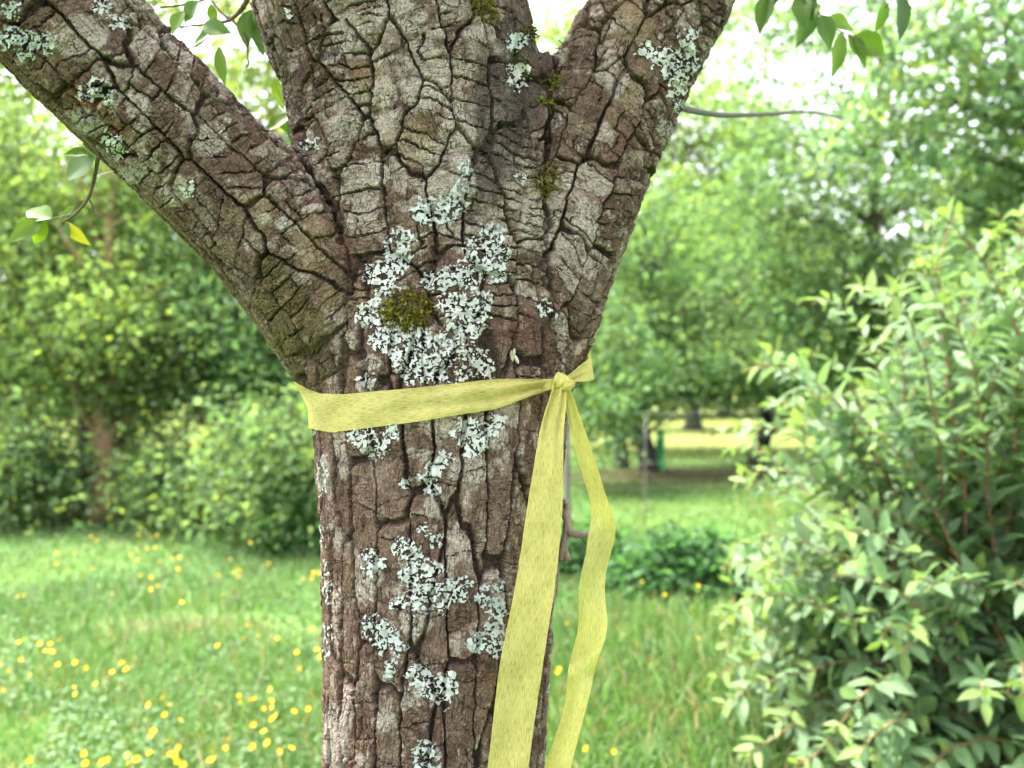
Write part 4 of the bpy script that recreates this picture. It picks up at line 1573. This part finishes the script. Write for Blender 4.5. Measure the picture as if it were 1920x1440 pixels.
for st_, dr in ((B_TRUNK.path[-1], (-.1, .1, 1)), (B_LEFT.path[-1], (-.8, -.1, 1)), (B_RIGHT.path[-1], (.7, .2, 1))):
    ends = cc[np.argsort(((cc - (st_ + np.array(dr) * .9)) ** 2).sum(1))[:26]]
    hub = st_ + np.array(dr) * .45
    q = catmull([st_ - nrm(np.array(dr)) * .05, (st_ + hub) / 2 + .02, hub], 8)
    V, F = tube(q, np.linspace(.075, .05, 8), 10)
    bag.add(V, F, (.2, .16, .13))
    for e in ends:
        q = catmull([hub, (hub + e) / 2 + rc.normal(0, .08, 3), e], 8)
        if not above(q).all():
            continue
        V, F = tube(q, np.linspace(.02, .004, 8), 6)
        bag.add(V, F, (.18, .14, .12))
add('upper_branches', bag.mesh('upper_branches', [M_TWIG]), tree)

# ==================================================================== LEFT THICKET
GRP_T = 'trees of the thicket behind the lawn'
bg_tree('thicket_tree', 'leafy thicket tree at the far left edge with two dark stems', 'tree', [G0(30, 7.7), G0(20, 7.7, 1.4), G0(40, 7.9, 3.0), G0(30, 8, 4.2)], .06,
        [(G0(40, 7.6, 1.25), (1.0, .6, 1.0), 1.0), (G0(60, 7.8, 2.2), (1.0, .7, .8), 1.0), (G0(20, 8.0, 3.4), (1.1, .8, 1.0), .8)], 330, 44, .16, .072, (.105, .195, .055), 31, GRP_T, extra_trunks=[([G0(150, 7.4), G0(158, 7.4, .9), G0(140, 7.5, 2.2)], .075)])
bg_tree('thicket_tree', 'thicket tree with a thick tan trunk left of the big trunk', 'tree', [G0(196, 7.35), G0(196, 7.35, .8), G0(190, 7.5, 1.7), G0(220, 7.8, 3.6)], .13,
        [(G0(215, 7.3, 1.75), (.95, .5, .70), 1.3), (G0(200, 7.9, 2.9), (1.0, .8, .9), 1), (G0(230, 8.6, 1.0), (.8, .3, .7), .4)], 320, 44, .16, .072, (.110, .200, .052), 32, GRP_T, wood=(.235, .150, .082))
bg_tree('thicket_tree', 'slim double-stemmed thicket tree in the middle of the left thicket', 'tree', [G0(440, 7.5), G0(436, 7.5, 1.0), G0(425, 7.8, 2.2), G0(400, 8, 4.0)], .055,
        [(G0(360, 7.6, 1.45), (.85, .5, .8), 1.1), (G0(400, 7.9, 2.5), (1.0, .8, .9), 1), (G0(340, 8.0, 3.5), (1.0, .8, .8), .6)], 320, 44, .16, .072, (.095, .190, .062), 33, GRP_T, extra_trunks=[([G0(352, 7.8), G0(350, 7.8, .8), G0(360, 7.9, 1.9)], .03), ([G0(420, 7.8), G0(470, 8, 1.2), G0(500, 8, 2.2)], .035)])
bg_tree('thicket_tree', 'thicket tree with dark leaning stems just left of the ribboned trunk', 'tree', [G0(500, 7.8), G0(492, 7.8, 1.0), G0(470, 8.0, 2.2), G0(520, 8.3, 4.0)], .085,
        [(G0(540, 7.7, 1.3), (.75, .5, .85), 1.0), (G0(520, 8.0, 2.4), (.9, .7, .9), 1), (G0(600, 8.3, 3.2), (1.0, .8, 1.0), .5), (G0(470, 7.3, 1.8), (.6, .35, .6), .8)], 360, 44, .16, .072, (.085, .185, .068), 34, GRP_T, extra_trunks=[([G0(540, 8.2), G0(560, 8.2, 1.2), G0(575, 8.2, 2.0)], .04)])
GRP_U = 'low shrubs at the foot of the thicket'
for i, (px, Y, w, h, lab) in enumerate(((30, 7.0, .45, .95, 'low shrub at the far left foot of the thicket'), (345, 7.0, .45, .70, 'low shrub beside the tan thicket trunk'),
                                        (545, 6.2, .50, 1.15, 'tall dense low shrub touching the left edge of the ribboned trunk'), (440, 6.9, .40, .55, 'smallest low shrub between the slim thicket stems'))):
    bg_tree('low_shrub', lab, 'shrub', [G0(px, Y), G0(px + 4, Y, h * .5), G0(px, Y, h)], .018, [(G0(px, Y, h * .5), (w, .4, h * .55), 1)], int(120 * w * h / .5) + 40, 34, .24, .072, (.095, .185, .062), 40 + i, GRP_U)
GRP_B = 'taller trees behind the thicket'
for i, (px, Y, h, lab) in enumerate(((-60, 11.5, 8.6, 'tall pale-leaved tree behind the far left thicket'), (240, 12.5, 9.4, 'tall pale-leaved tree rising behind the left limb'), (540, 12.0, 9.4, 'tall tree showing between left limb and middle stem'))):
    bg_tree('tall_tree', lab, 'tree', [G0(px, Y), G0(px + 10, Y, 2), G0(px, Y, h * .8)], .12, [(G0(px, Y, h * .26), (2.0, 1.2, h * .22), .8), (G0(px, Y, h * .50), (2.1, 1.5, h * .22), 1.3), (G0(px + 30, Y, h * .76), (1.8, 1.4, h * .22), 1.0)], 330, 50, .27, .125, (.15, .245, .065), 50 + i, GRP_B, yellow=.3)

# ==================================================================== RIGHT SIDE TREES
GRP_R = 'garden trees on the right beyond the fence'
bg_tree('garden_tree', 'dark twin-trunked tree right of the ribbon tails', 'tree', [G0(1222, 11.6), G0(1200, 11.6, .7), G0(1180, 11.6, 1.5), G0(1230, 11.7, 3.2)], .15,
        [(G0(1130, 9.6, 1.5), (.75, .5, .85), .7), (G0(1345, 10.4, 1.5), (1.1, .6, .45), .7), (G0(1120, 9.0, .9), (.40, .4, .6), .3), (G0(1260, 11.2, 1.75), (1.2, .9, .45), .5), (G0(1200, 11.4, 2.4), (1.6, 1.2, .7), 1), (G0(1170, 11.6, 3.5), (1.8, 1.4, 1.0), .9)], 380, 44, .22, .100, (.095, .195, .070), 61, GRP_R, wood=(.06, .054, .052), extra_trunks=[([G0(1168, 11.9), G0(1160, 11.9, .8), G0(1150, 11.8, 2.0)], .11)])
bg_tree('garden_tree', 'crooked dark tree leaning over the sunlit lawn', 'tree', [G0(1416, 12.4), G0(1436, 12.4, .6), G0(1420, 12.4, 1.3), G0(1385, 12.3, 2.0), G0(1350, 12.2, 3.0)], .13,
        [(G0(1400, 12.0, 2.15), (1.7, 1.0, .65), 1), (G0(1420, 12.4, 3.3), (1.9, 1.4, 1.0), 1), (G0(1550, 12.0, 1.5), (1.0, .8, .9), .6)], 360, 44, .22, .100, (.105, .205, .065), 62, GRP_R, wood=(.032, .028, .027))
bg_tree('garden_tree', 'broad tree with grey trunk and sky showing through its crown', 'tree', [G0(1640, 9.4), G0(1645, 9.4, 1.8), G0(1640, 9.5, 3.4), G0(1660, 9.5, 6.5)], .11,
        [(G0(1540, 9.2, 2.3), (1.5, .9, .75), 1), (G0(1700, 9.2, 2.2), (1.2, .9, .9), .7), (G0(1640, 9.5, 3.8), (2.2, 1.5, 1.0), 1.0), (G0(1480, 9.4, 3.6), (1.3, 1.1, .9), .5), (G0(1620, 9.5, 5.6), (2.4, 1.5, 1.2), .8)], 500, 40, .20, .090, (.095, .190, .070), 63, GRP_R)
bg_tree('garden_tree', 'tree with long drooping leaves in the top right corner', 'tree', [G0(2040, 6.0), G0(2030, 6.0, 1.8), G0(2000, 6.0, 3.5), G0(1900, 6.0, 5.0)], .10,
        [(G0(1800, 5.8, 3.5), (1.0, .9, 1.0), 1), (G0(1960, 6.0, 2.9), (.8, .9, .9), .9)], 210, 36, .15, .092, (.105, .205, .085), 64, GRP_R)
bg_tree('garden_tree', 'bright leafy tree right behind the right limb', 'tree', [G0(1150, 15.5), G0(1160, 15.5, 2), G0(1170, 15.5, 6.0)], .14,
        [(G0(1140, 15.0, 3.2), (2.0, 1.2, 1.4), 1), (G0(1260, 15.0, 4.4), (2.2, 1.3, 1.2), .8), (G0(1230, 15.5, 6.4), (3.2, 1.6, 1.3), .7), (G0(1300, 15.5, 8.2), (3.6, 1.6, 1.2), .5), (G0(1045, 15.5, 8.3), (1.0, .9, .9), .25), (G0(1370, 15.0, 5.9), (1.7, .9, 1.2), .6)], 470, 44, .30, .13, (.145, .255, .065), 65, GRP_R, yellow=.3)
bg_tree('garden_tree', 'far dark-stemmed tree at the edge of the sunlit lawn', 'tree', [G0(1300, 22), G0(1302, 22, 1.2), G0(1310, 22, 4.5)], .24,
        [(G0(1310, 22, 3.2), (3.2, 1.8, 1.8), 1), (G0(1380, 22, 5.6), (3.2, 1.8, 1.6), .8)], 260, 44, .42, .18, (.115, .21, .06), 66, GRP_R, wood=(.05, .045, .042))
bg_tree('garden_tree', 'leafy tree reaching low behind the pale shrub at the right edge', 'tree', [G0(1880, 10.5), G0(1880, 10.5, 1.5), G0(1870, 10.5, 4.0)], .12,
        [(G0(1880, 10.2, 1.6), (1.6, .8, 1.2), 1), (G0(1860, 10.4, 3.6), (1.6, 1.2, 1.3), .8)], 240, 40, .24, .10, (.09, .18, .07), 67, GRP_R)
GRP_F = 'far trees closing the view'
far = [(-520, 30, 9), (-160, 32, 10), (120, 29, 9), (420, 31, 10), (700, 30, 9), (960, 32, 10), (1160, 30, 9), (1360, 32, 8), (1560, 29, 8), (1800, 31, 9), (2050, 30, 9), (2350, 31, 10)]
names = ['leftmost', 'second', 'third', 'fourth', 'fifth', 'sixth', 'seventh', 'eighth', 'ninth', 'tenth', 'eleventh', 'rightmost']
for i, (px, Y, h) in enumerate(far):
    bg_tree('far_tree', '%s of the far trees that close the view, counted from the left' % names[i], 'tree', [G0(px, Y), G0(px + 5, Y, 2.5), G0(px, Y, h * .8)], .25,
            [(G0(px, Y, h * .17), (3.6, 1.6, h * .17), .9), (G0(px, Y, h * .42), (4.0, 2.0, h * .22), 1), (G0(px, Y, h * .72), (3.4, 2.0, h * .22), .6)], 170, 42, .55, .27, (.105, .185, .065), 70 + i, GRP_F, branch=False)

# ==================================================================== FLOWERING SHRUB ON THE RIGHT
shrub = add('leafy_shrub', None, label='large pale green shrub with long pointed leaves filling the right side', cat='shrub')
rs = np.random.default_rng(77)
sb = np.array([1.62, 2.75, 0.0])
LV, LF = leaf_grid(1.0, .46, .22, .20, .12, 1.0, 5)
LV3 = LV.reshape(5, 5, 3)[:, [0, 2, 4]].reshape(-1, 3)
LF3 = np.array([(i * 3 + k, i * 3 + k + 1, (i + 1) * 3 + k + 1, (i + 1) * 3 + k) for i in range(4) for k in range(2)])
lp, ld, ln_, ll, lt = [], [], [], [], []
nst = 0
for k in range(900):
    ph = rs.uniform(0, 2 * np.pi)
    reach = rs.uniform(.15, 1.25)
    H_ = (.30 + 1.95 * rs.random() ** .7) * (1.08 - .36 * reach)
    if rs.random() < .3:
        H_ *= .45
    if k % 4 == 0:                      # low shoots that spread over the grass
        ph = math.pi + rs.uniform(-.2, 1.1)
        reach = rs.uniform(.55, 1.05)
        H_ = rs.uniform(.30, .85)
    b0 = sb + np.array([rs.normal(0, .16), rs.normal(0, .16), 0])
    out = np.array([math.cos(ph), math.sin(ph) * .85, 0])
    t = np.linspace(0, 1, 22)[:, None]
    droop = rs.uniform(.0, .28) * reach
    pth = b0 + out * reach * t ** 1.15 + np.array([0, 0, 1]) * (H_ * (1 - (1 - t) ** 1.7) - droop * t ** 3)
    pth[:, :2] += np.cumsum(rs.normal(0, .006, (22, 2)), 0)
    if pth[:, 2].min() < -.01 or pth[-1, 2] < .12 or pth[:, 0].min() < .55:
        continue
    px_, py_ = proj(pth)
    if px_.min() < 1330 + max(0, 900 - py_[np.argmin(px_)]) * .12 or pth[:, 1].min() < 1.55:
        continue
    if ((px_ > 1960) | (py_ > 1480)).all():
        continue
    if py_.min() < np.interp(px_[np.argmin(py_)], [1380, 1460, 1560, 1640, 1700, 1950], [760, 560, 520, 400, 350, 390]):
        continue
    if nst >= 296:
        break
    nst += 1
    V, F = tube(pth, np.linspace(.0062, .0016, 22), 6)
    add('stem', fast_mesh('stem', V, F, [M_TWIG], np.broadcast_to(np.array((.20, .115, .06)) * rs.uniform(.7, 1.3), (len(V), 3))), shrub)
    arc = np.concatenate([[0], np.cumsum(np.linalg.norm(np.diff(pth, axis=0), axis=1))])
    s_ = arc[-1] * rs.uniform(.12, .3)
    sideang = rs.uniform(0, np.pi)
    young = rs.uniform(.9, 1.25)
    while s_ < arc[-1]:
        c = np.array([np.interp(s_, arc, pth[:, a]) for a in range(3)])
        i = min(20, int(np.searchsorted(arc, s_)))
        tg = nrm(pth[min(21, i + 1)] - pth[max(0, i - 1)])
        e1 = nrm(np.cross(tg, [0, 0, 1.0]))
        e2 = np.cross(e1, tg)
        sideang += np.pi / 2 + rs.normal(0, .3)
        for sg in (0, np.pi):
            if rs.random() < .08:
                continue
            o_ = e1 * math.cos(sideang + sg) + e2 * math.sin(sideang + sg)
            d = nrm(tg * rs.uniform(.5, 1.0) + o_ * 1.0 + np.array([0, 0, .12]))
            tipf = s_ / arc[-1]
            lp.append(c)
            ld.append(d)
            ln_.append(nrm(np.array([0, 0, 1.0]) + tg * .3 + rs.normal(0, .35, 3)))
            ll.append(rs.uniform(.055, .122) * (1.12 - .5 * tipf ** 4))
            lt.append(np.array((.122, .200, .098)) * young * rs.uniform(.75, 1.25) * (np.array([1.15, 1.08, .60]) if (tipf > .95 or rs.random() < .04) else 1.0))
        s_ += rs.uniform(.024, .044)
    # terminal tuft
lp, ld, ln_, ll, lt = map(np.array, (lp, ld, ln_, ll, lt))
kx, ky_ = proj(lp)
inview = (kx > 0) & (kx < 1900) & (ky_ > 330) & (ky_ < 1430)
score = np.where(inview, ll / lp[:, 1], 0)
solo = np.argsort(-score)[:280]
mass = np.setdiff1d(np.arange(len(lp)), solo)
y_ = nrm(np.cross(ln_, ld))
z_ = np.cross(ld, y_)
Rm = np.stack([ld, y_, z_], -1)                       # (N,3,3)
W_ = np.einsum('nij,vj->nvi', Rm[mass] * ll[mass][:, None, None], LV3) + lp[mass][:, None]
nv = len(LV3)
Fm = (LF3[None] + (np.arange(len(mass)) * nv)[:, None, None]).reshape(-1, 4)
add('foliage', fast_mesh('foliage', W_.reshape(-1, 3), Fm, [M_LEAF_GLOSS], np.repeat(lt[mass], nv, 0)), shrub, kind='stuff')
variants = []
for k in range(6):
    V, F = leaf_grid(1.0, .40 + .03 * k, .2 + .03 * k, .10 + .03 * k, .12, k, 8)
    variants.append(fast_mesh('shrub_leaf', V, F, [M_LEAF_GLOSS], np.broadcast_to(np.array((.122, .200, .098)) * (.8 + .09 * k), (len(V), 3))))
for i in solo:
    o = add('leaf', variants[int(rs.integers(6))], shrub)
    place(o, lp[i], Rm[i], float(ll[i]))

# ==================================================================== HERBS, FENCE, TUBE
def herb(name, label, px0, px1, Y, h, n, leaf, tint, seed):
    rng = np.random.default_rng(seed)
    x0, x1 = G0(px0, Y)[0], G0(px1, Y)[0]
    cx, rx = (x0 + x1) / 2, (x1 - x0) / 2
    root = add(name, None, label=label, cat='plant', loc=(cx, Y, 0))
    a = rng.uniform(0, 6.283, n)
    r = np.sqrt(rng.random(n))
    p = np.stack([rx * r * np.cos(a), .55 * rx * r * np.sin(a), h * (1 - .75 * r ** 2) * rng.uniform(.25, 1.05, n)], -1)
    d = nrm(np.stack([np.cos(a), np.sin(a), rng.uniform(-.5, .3, n)], -1) + rng.normal(0, .6, (n, 3)))
    L = leaf * rng.uniform(.6, 1.3, n)
    V, F = leaf_quads(p, d, nrm(rng.normal(0, .4, (n, 3)) + np.array([0, 0, 1.0])), L, L * .85, .12)
    t = np.repeat(np.array(tint)[None] * rng.uniform(.65, 1.4, (n, 1)), 4, 0)
    add('foliage', fast_mesh('foliage', V, F, [M_LEAF], t, smooth=False), root)
    bag = Bag()
    for i in rng.choice(n, min(n, 60), replace=False):
        V, F = tube(catmull([p[i] * np.array([.6, .6, 0]), p[i] * np.array([.85, .85, .6]), p[i]], 5), .002, 4)
        bag.add(V, F, np.array(tint) * .8)
    add('stalks', bag.mesh('stalks', [M_LEAF]), root)


herb('herb_clump', 'wide clump of dark green broad-leaved herbs right of the ribbon tails', 1130, 1470, 4.7, .44, 1500, .075, (.060, .140, .050), 1)
herb('herb_clump', 'low dark herb clump tucked behind the lower ribbon tail', 1010, 1190, 5.2, .42, 800, .065, (.055, .130, .045), 2)
herb('herb_clump', 'small herb clump at the foot of the pale shrub', 1440, 1620, 3.2, .30, 500, .06, (.070, .150, .060), 3)
herb('herb_clump', 'leafy herbs at the foot of the thicket left of the trunk', 470, 640, 5.9, .40, 700, .07, (.075, .165, .055), 4)

fence = add('wire_fence', None, label='thin wire fence with slim dark posts crossing the garden on the right', cat='fence')
A0, A1 = G0(1064, 6.5), G0(2100, 8.2)
for px, Y, r_, h in ((1064, 6.5, .024, 1.25), (1210, 7.07, .008, 1.0), (1640, 7.6, .018, 1.1)):
    b_ = G0(px, Y)
    V, F = tube(np.array([b_ + [0, 0, z] for z in np.linspace(-.05, h, 6)]) + np.array([[.004 * math.sin(k * 2), 0, 0] for k in range(6)]), r_, 8)
    add('post', fast_mesh('post', V, F, [M_WOOD], np.broadcast_to(np.array((.11, .10, .09)), (len(V), 3))), fence)
for z in (.18, .40, .62, .84, 1.06):
    t = np.linspace(0, 1, 24)[:, None]
    q = A0 + (A1 - A0) * t + np.array([0, 0, z]) + np.array([0, 0, -1]) * (.012 * np.sin(t * 3 * np.pi) ** 2)
    V, F = tube(q, .0008, 4)
    add('wire', fast_mesh('wire', V, F, [M_WIRE], np.broadcast_to(np.array((.25, .26, .26)), (len(V), 3))), fence)
q = G0(1238, 11.5)
ths_ = np.linspace(0, 2 * np.pi, 20, endpoint=False)
prof = [(.064, -.02), (.064, .60), (.070, .615), (.066, .62), (.058, .61), (.058, 0.0)]
V = np.array([[q[0] + r_ * math.cos(a), q[1] + r_ * math.sin(a), z] for r_, z in prof for a in ths_])
F = np.array([(i * 20 + k, i * 20 + (k + 1) % 20, (i + 1) * 20 + (k + 1) % 20, (i + 1) * 20 + k) for i in range(5) for k in range(20)])
add('tree_guard', fast_mesh('tree_guard', V, F, [M_PLASTIC], np.broadcast_to(np.array((.035, .30, .085)), (len(V), 3))), label='bright green plastic tube standing beside the twin-trunked tree', cat='tree guard')
# thin bare branch reaching out of the right limb
q = catmull([P(1262, 196, .97), P(1296, 207, 1.04), P(1360, 216, 1.25), P(1440, 214, 1.5), P(1520, 210, 1.8), P(1580, 222, 2.1)], 20)
V, F = tube(q, np.linspace(.0045, .0035, 20), 8)
add('thin_branch', fast_mesh('thin_branch', V, F, [M_TWIG], np.broadcast_to(np.array((.09, .085, .08)), (len(V), 3))), tree)

# ==================================================================== LAWN: grass, clover, flowers
rg = np.random.default_rng(11)


def bare(x, y):
    m = np.zeros(len(x), bool)
    for (cx, cy_, rx, ry) in ((-1.75, 4.15, .62, .20), (-.75, 4.0, .55, .13)):
        m |= np.hypot((x - cx) / rx, (y - cy_) / ry) < 1.1
    return m


N = 160000
px = rg.uniform(-120, 2040, N)
Y = 2.15 * (15.0 / 2.15) ** rg.random(N)
x = (px - 960) / FPX * Y
k = ~((px > 690) & (px < 960) & (rg.random(N) < .8)) & ~(bare(x, Y) & (rg.random(N) < .5))
k &= ~((Y > 9.5) & (np.hypot((x - 3.0) / 3.0, (Y - 11) / 1.2) < 1) & (rg.random(N) < .85))
px, Y, x = px[k], Y[k], x[k]
N = len(x)
tall = sstep(.05, .5, vnoise(np.stack([x * 1.1, Y * .9, np.zeros(N)], -1), 5))
right = sstep(1000, 1100, px)
h = (.025 + .04 * rg.random(N)) + tall * rg.random(N) ** 2 * .11 + right * rg.random(N) ** 1.6 * .14 * sstep(5.5, 3.2, Y)
w = (.0016 + .0016 * rg.random(N) + right * .0012 * sstep(5.5, 3, Y)) * (1 + .16 * np.maximum(0, Y - 2.5))
az = rg.uniform(0, 6.283, N)
lean = h * rg.uniform(.1, .9, N)
dirx, diry = np.cos(az), np.sin(az)
sx, sy = -diry, dirx
fa = rg.uniform(0, 6.283, N)
sx, sy = np.cos(fa), np.sin(fa) * .5
b_ = np.stack([x, Y, np.full(N, -.003)], -1)
side = np.stack([sx, sy, np.zeros(N)], -1) * w[:, None]
mid = b_ + np.stack([dirx * lean * .35, diry * lean * .35, h * .62], -1)
tip = b_ + np.stack([dirx * lean, diry * lean, h * (1 - .25 * rg.random(N))], -1)
V = np.stack([b_ - side, b_ + side, mid + side * .85, mid - side * .85, tip], 1).reshape(-1, 3)
i5 = np.arange(N)[:, None] * 5
Q = i5 + np.array([0, 1, 2, 3])
T = i5 + np.array([3, 2, 4])
pal = np.array([(.080, .195, .042), (.115, .225, .055), (.068, .170, .050), (.150, .240, .085), (.30, .255, .13)])
pk = rg.choice(5, N, p=[.30, .28, .18, .15, .09])
pt_ = fbm(np.stack([x * .9, Y * .7, np.zeros(N)], -1), 3, 33)
tn = pal[pk] * rg.uniform(.7, 1.3, (N, 1)) * .66 * (1 + .35 * pt_)[:, None]
tn = tn * (1 + np.clip(.6 * pt_ + .18, 0, .5)[:, None] * np.array([.5, .15, .1]))
dry = (Y > 5.0) & (Y < 9.5) & (px > 1100) & (vnoise(np.stack([x * .8, Y * .8, np.ones(N)], -1), 9) > -.1)
tn[dry] = tn[dry] * np.array([1.45, 1.15, 1.0])
add('grass', fast_mesh('grass', V, [Q, T], [M_GRASS], np.repeat(tn, 5, 0)), label='grass of the lawn', kind='stuff')
# clover and other small round leaves
N = 26000
px = rg.uniform(-120, 1500, N)
Y = 2.2 * (9.0 / 2.2) ** rg.random(N)
x = (px - 960) / FPX * Y
k = (vnoise(np.stack([x * 1.6, Y * 1.6, np.zeros(N)], -1), 15) > -.25) & ~(bare(x, Y)) & ~((px > 690) & (px < 960))
x, Y = x[k], Y[k]
N = len(x)
p = np.stack([x, Y, rg.uniform(.025, .075, N)], -1)
a = rg.uniform(0, 6.283, N)
L = rg.uniform(.012, .026, N) * (1 + .06 * (Y - 2))
V, F = leaf_quads(p, np.stack([np.cos(a), np.sin(a), np.zeros(N)], -1), nrm(rg.normal(0, .35, (N, 3)) + np.array([0, 0, 1.0])), L, L * .9, .08)
add('clover_leaves', fast_mesh('clover_leaves', V, F, [M_GRASS], np.repeat(np.array([[.075, .145, .050]]) * rg.uniform(.7, 1.35, (N, 1)), 4, 0), smooth=False), kind='stuff', label='clover leaves between the grass')

# buttercups
def buttercup_mesh(h, seed):
    rng = np.random.default_rng(seed)
    bag = Bag()
    top_ = np.array([rng.normal(0, .012), rng.normal(0, .012), h])
    V, F = tube(catmull([(0, 0, -.01), (top_[0] * .2, top_[1] * .2, h * .5), top_], 6), np.linspace(.0011, .0008, 6), 4)
    bag.add(V, F, (.10, .17, .04))
    ax = nrm(np.array([rng.normal(0, .5), -.4 + rng.normal(0, .45), 1.0]))
    e1 = nrm(np.cross(ax, [1.0, .2, 0]))
    e2 = np.cross(ax, e1)
    R_ = .0094
    for k in range(5):
        a = k * 2 * np.pi / 5 + rng.uniform(-.1, .1)
        o = e1 * math.cos(a) + e2 * math.sin(a)
        t_ = np.cross(ax, o)
        P_ = [top_, top_ + o * R_ * .5 - t_ * R_ * .38 + ax * R_ * .18, top_ + o * R_ * .95 - t_ * R_ * .42 + ax * R_ * .45, top_ + o * R_ * 1.06 + ax * R_ * .5,
              top_ + o * R_ * .95 + t_ * R_ * .42 + ax * R_ * .45, top_ + o * R_ * .5 + t_ * R_ * .38 + ax * R_ * .18]
        bag.add(np.array(P_), np.array([(0, 2, 1), (0, 3, 2), (0, 4, 3), (0, 5, 4)]), np.array((.64, .42, .002)) * rng.uniform(.85, 1.1))
    th = np.linspace(0, 6.283, 7)[:-1]
    cV = np.array([top_ + ax * R_ * .45] + [top_ + (e1 * math.cos(a) + e2 * math.sin(a)) * R_ * .3 + ax * R_ * .22 for a in th])
    bag.add(cV, np.array([(0, 1 + k, 1 + (k + 1) % 6) for k in range(6)]), (.55, .42, .02))
    return bag.mesh('buttercup', [M_PETAL])


heads = [.10, .14, .18, .22, .26]
bmesh_ = [[buttercup_mesh(h_, 10 * i + j) for j in range(3)] for i, h_ in enumerate(heads)]
Z = [(130, 838), (88, 857), (185, 857), (232, 858), (262, 846), (215, 895), (195, 893), (255, 893), (100, 925), (12, 945), (12, 995), (172, 1003), (290, 950), (325, 952), (397, 967), (335, 1055), (383, 1088), (463, 1040), (502, 992), (560, 950), (560, 983), (15, 1077), (700, 1135), (742, 1122), (785, 1147), (748, 1192), (843, 1215),
     (710, 1262), (697, 1295), (770, 1322), (835, 1332), (813, 1370), (778, 1372), (722, 1360), (625, 1370), (612, 1403), (572, 1430), (485, 1400), (450, 1415), (400, 1405), (385, 1362), (133, 1395), (808, 1412), (832, 1430), (962, 1400), (987, 1365), (1048, 1342), (1047, 1310), (1027, 1388), (1112, 1100), (1120, 1130), (1157, 1128),
     (1217, 1110), (1265, 1065), (1258, 1122), (1255, 1155), (1224, 1162), (1265, 1202), (1313, 1188), (1362, 1180), (1425, 1162), (1177, 1227), (1254, 1262), (1277, 1305), (1204, 1323), (1295, 1362), (1353, 1352), (1495, 1405), (1405, 890), (1465, 885), (1475, 925), (1402, 967), (1455, 787), (1145, 775), (1237, 768), (1207, 822),
     (1125, 840), (1296, 828), (1032, 862), (853, 662), (645, 545), (720, 545), (730, 590), (705, 605), (600, 445), (640, 432), (680, 418), (662, 398), (725, 412), (700, 358), (722, 358), (640, 350), (635, 470), (750, 476), (803, 463), (845, 452), (830, 510), (1023, 538), (1085, 530), (1105, 520), (1100, 548), (1240, 487),
     (1072, 465), (1165, 388), (428, 507), (408, 550), (320, 515), (277, 490), (337, 443), (265, 437), (425, 360), (440, 380), (360, 275), (432, 240), (163, 322), (125, 240), (137, 195), (60, 130), (40, 132), (70, 150), (20, 237), (62, 225), (8, 240), (48, 568), (68, 640), (100, 635), (1440, 555), (1465, 525), (1490, 530), (1408, 555)]
def flower_place(a, b):
    if b < 990:
        return ('small yellow buttercup at the foot of the left thicket', 'buttercups at the foot of the thicket')
    if b < 1150:
        return ('small yellow buttercup in the shaded grass before the thicket', 'buttercups in the grass before the thicket')
    if a > 420:
        return ('yellow buttercup in the near lawn close to the left side of the trunk', 'buttercups beside the trunk')
    if b < 1310:
        return ('yellow buttercup in the lawn at the left, around the bare patch', 'buttercups around the bare patch')
    return ('yellow buttercup among those nearest the camera at the bottom left', 'nearest buttercups at the bottom left')


spots = [(zx / 2.483, 860 + zy / 2.483) + flower_place(zx / 2.483, 860 + zy / 2.483) for zx, zy in Z]
spots += [(a, b, 'small yellow buttercup right of the trunk', 'buttercups right of the trunk') for a, b in ((1063, 1168), (1048, 1252), (1040, 1258), (1165, 1043), (1170, 1057), (1235, 1091), (1245, 1115), (1200, 1090), (1225, 1070), (1315, 1097), (1312, 1106), (1317, 1196), (1097, 1399), (1147, 1410), (1415, 972), (1523, 1160))]
rb = np.random.default_rng(3)
for (px_, py_, lab, grp) in spots:
    j = int(rb.integers(0, 5)) if py_ < 1300 else int(rb.integers(0, 3))
    zc = heads[j] + .005
    Yb = (CAM[2] - zc) * FPX / (py_ - 720)
    o = add('buttercup', bmesh_[j][int(rb.integers(3))], label=lab, cat='flower', group=grp)
    o.location = ((px_ - 960) / FPX * Yb, Yb, 0)
    o.rotation_euler = (0, 0, rb.uniform(-.8, .8))
    sc_ = rb.uniform(.75, 1.15)
    o.scale = (sc_, sc_, 1)
bpy.data.objects.remove(cob)
bpy.data.meshes.remove(cme)
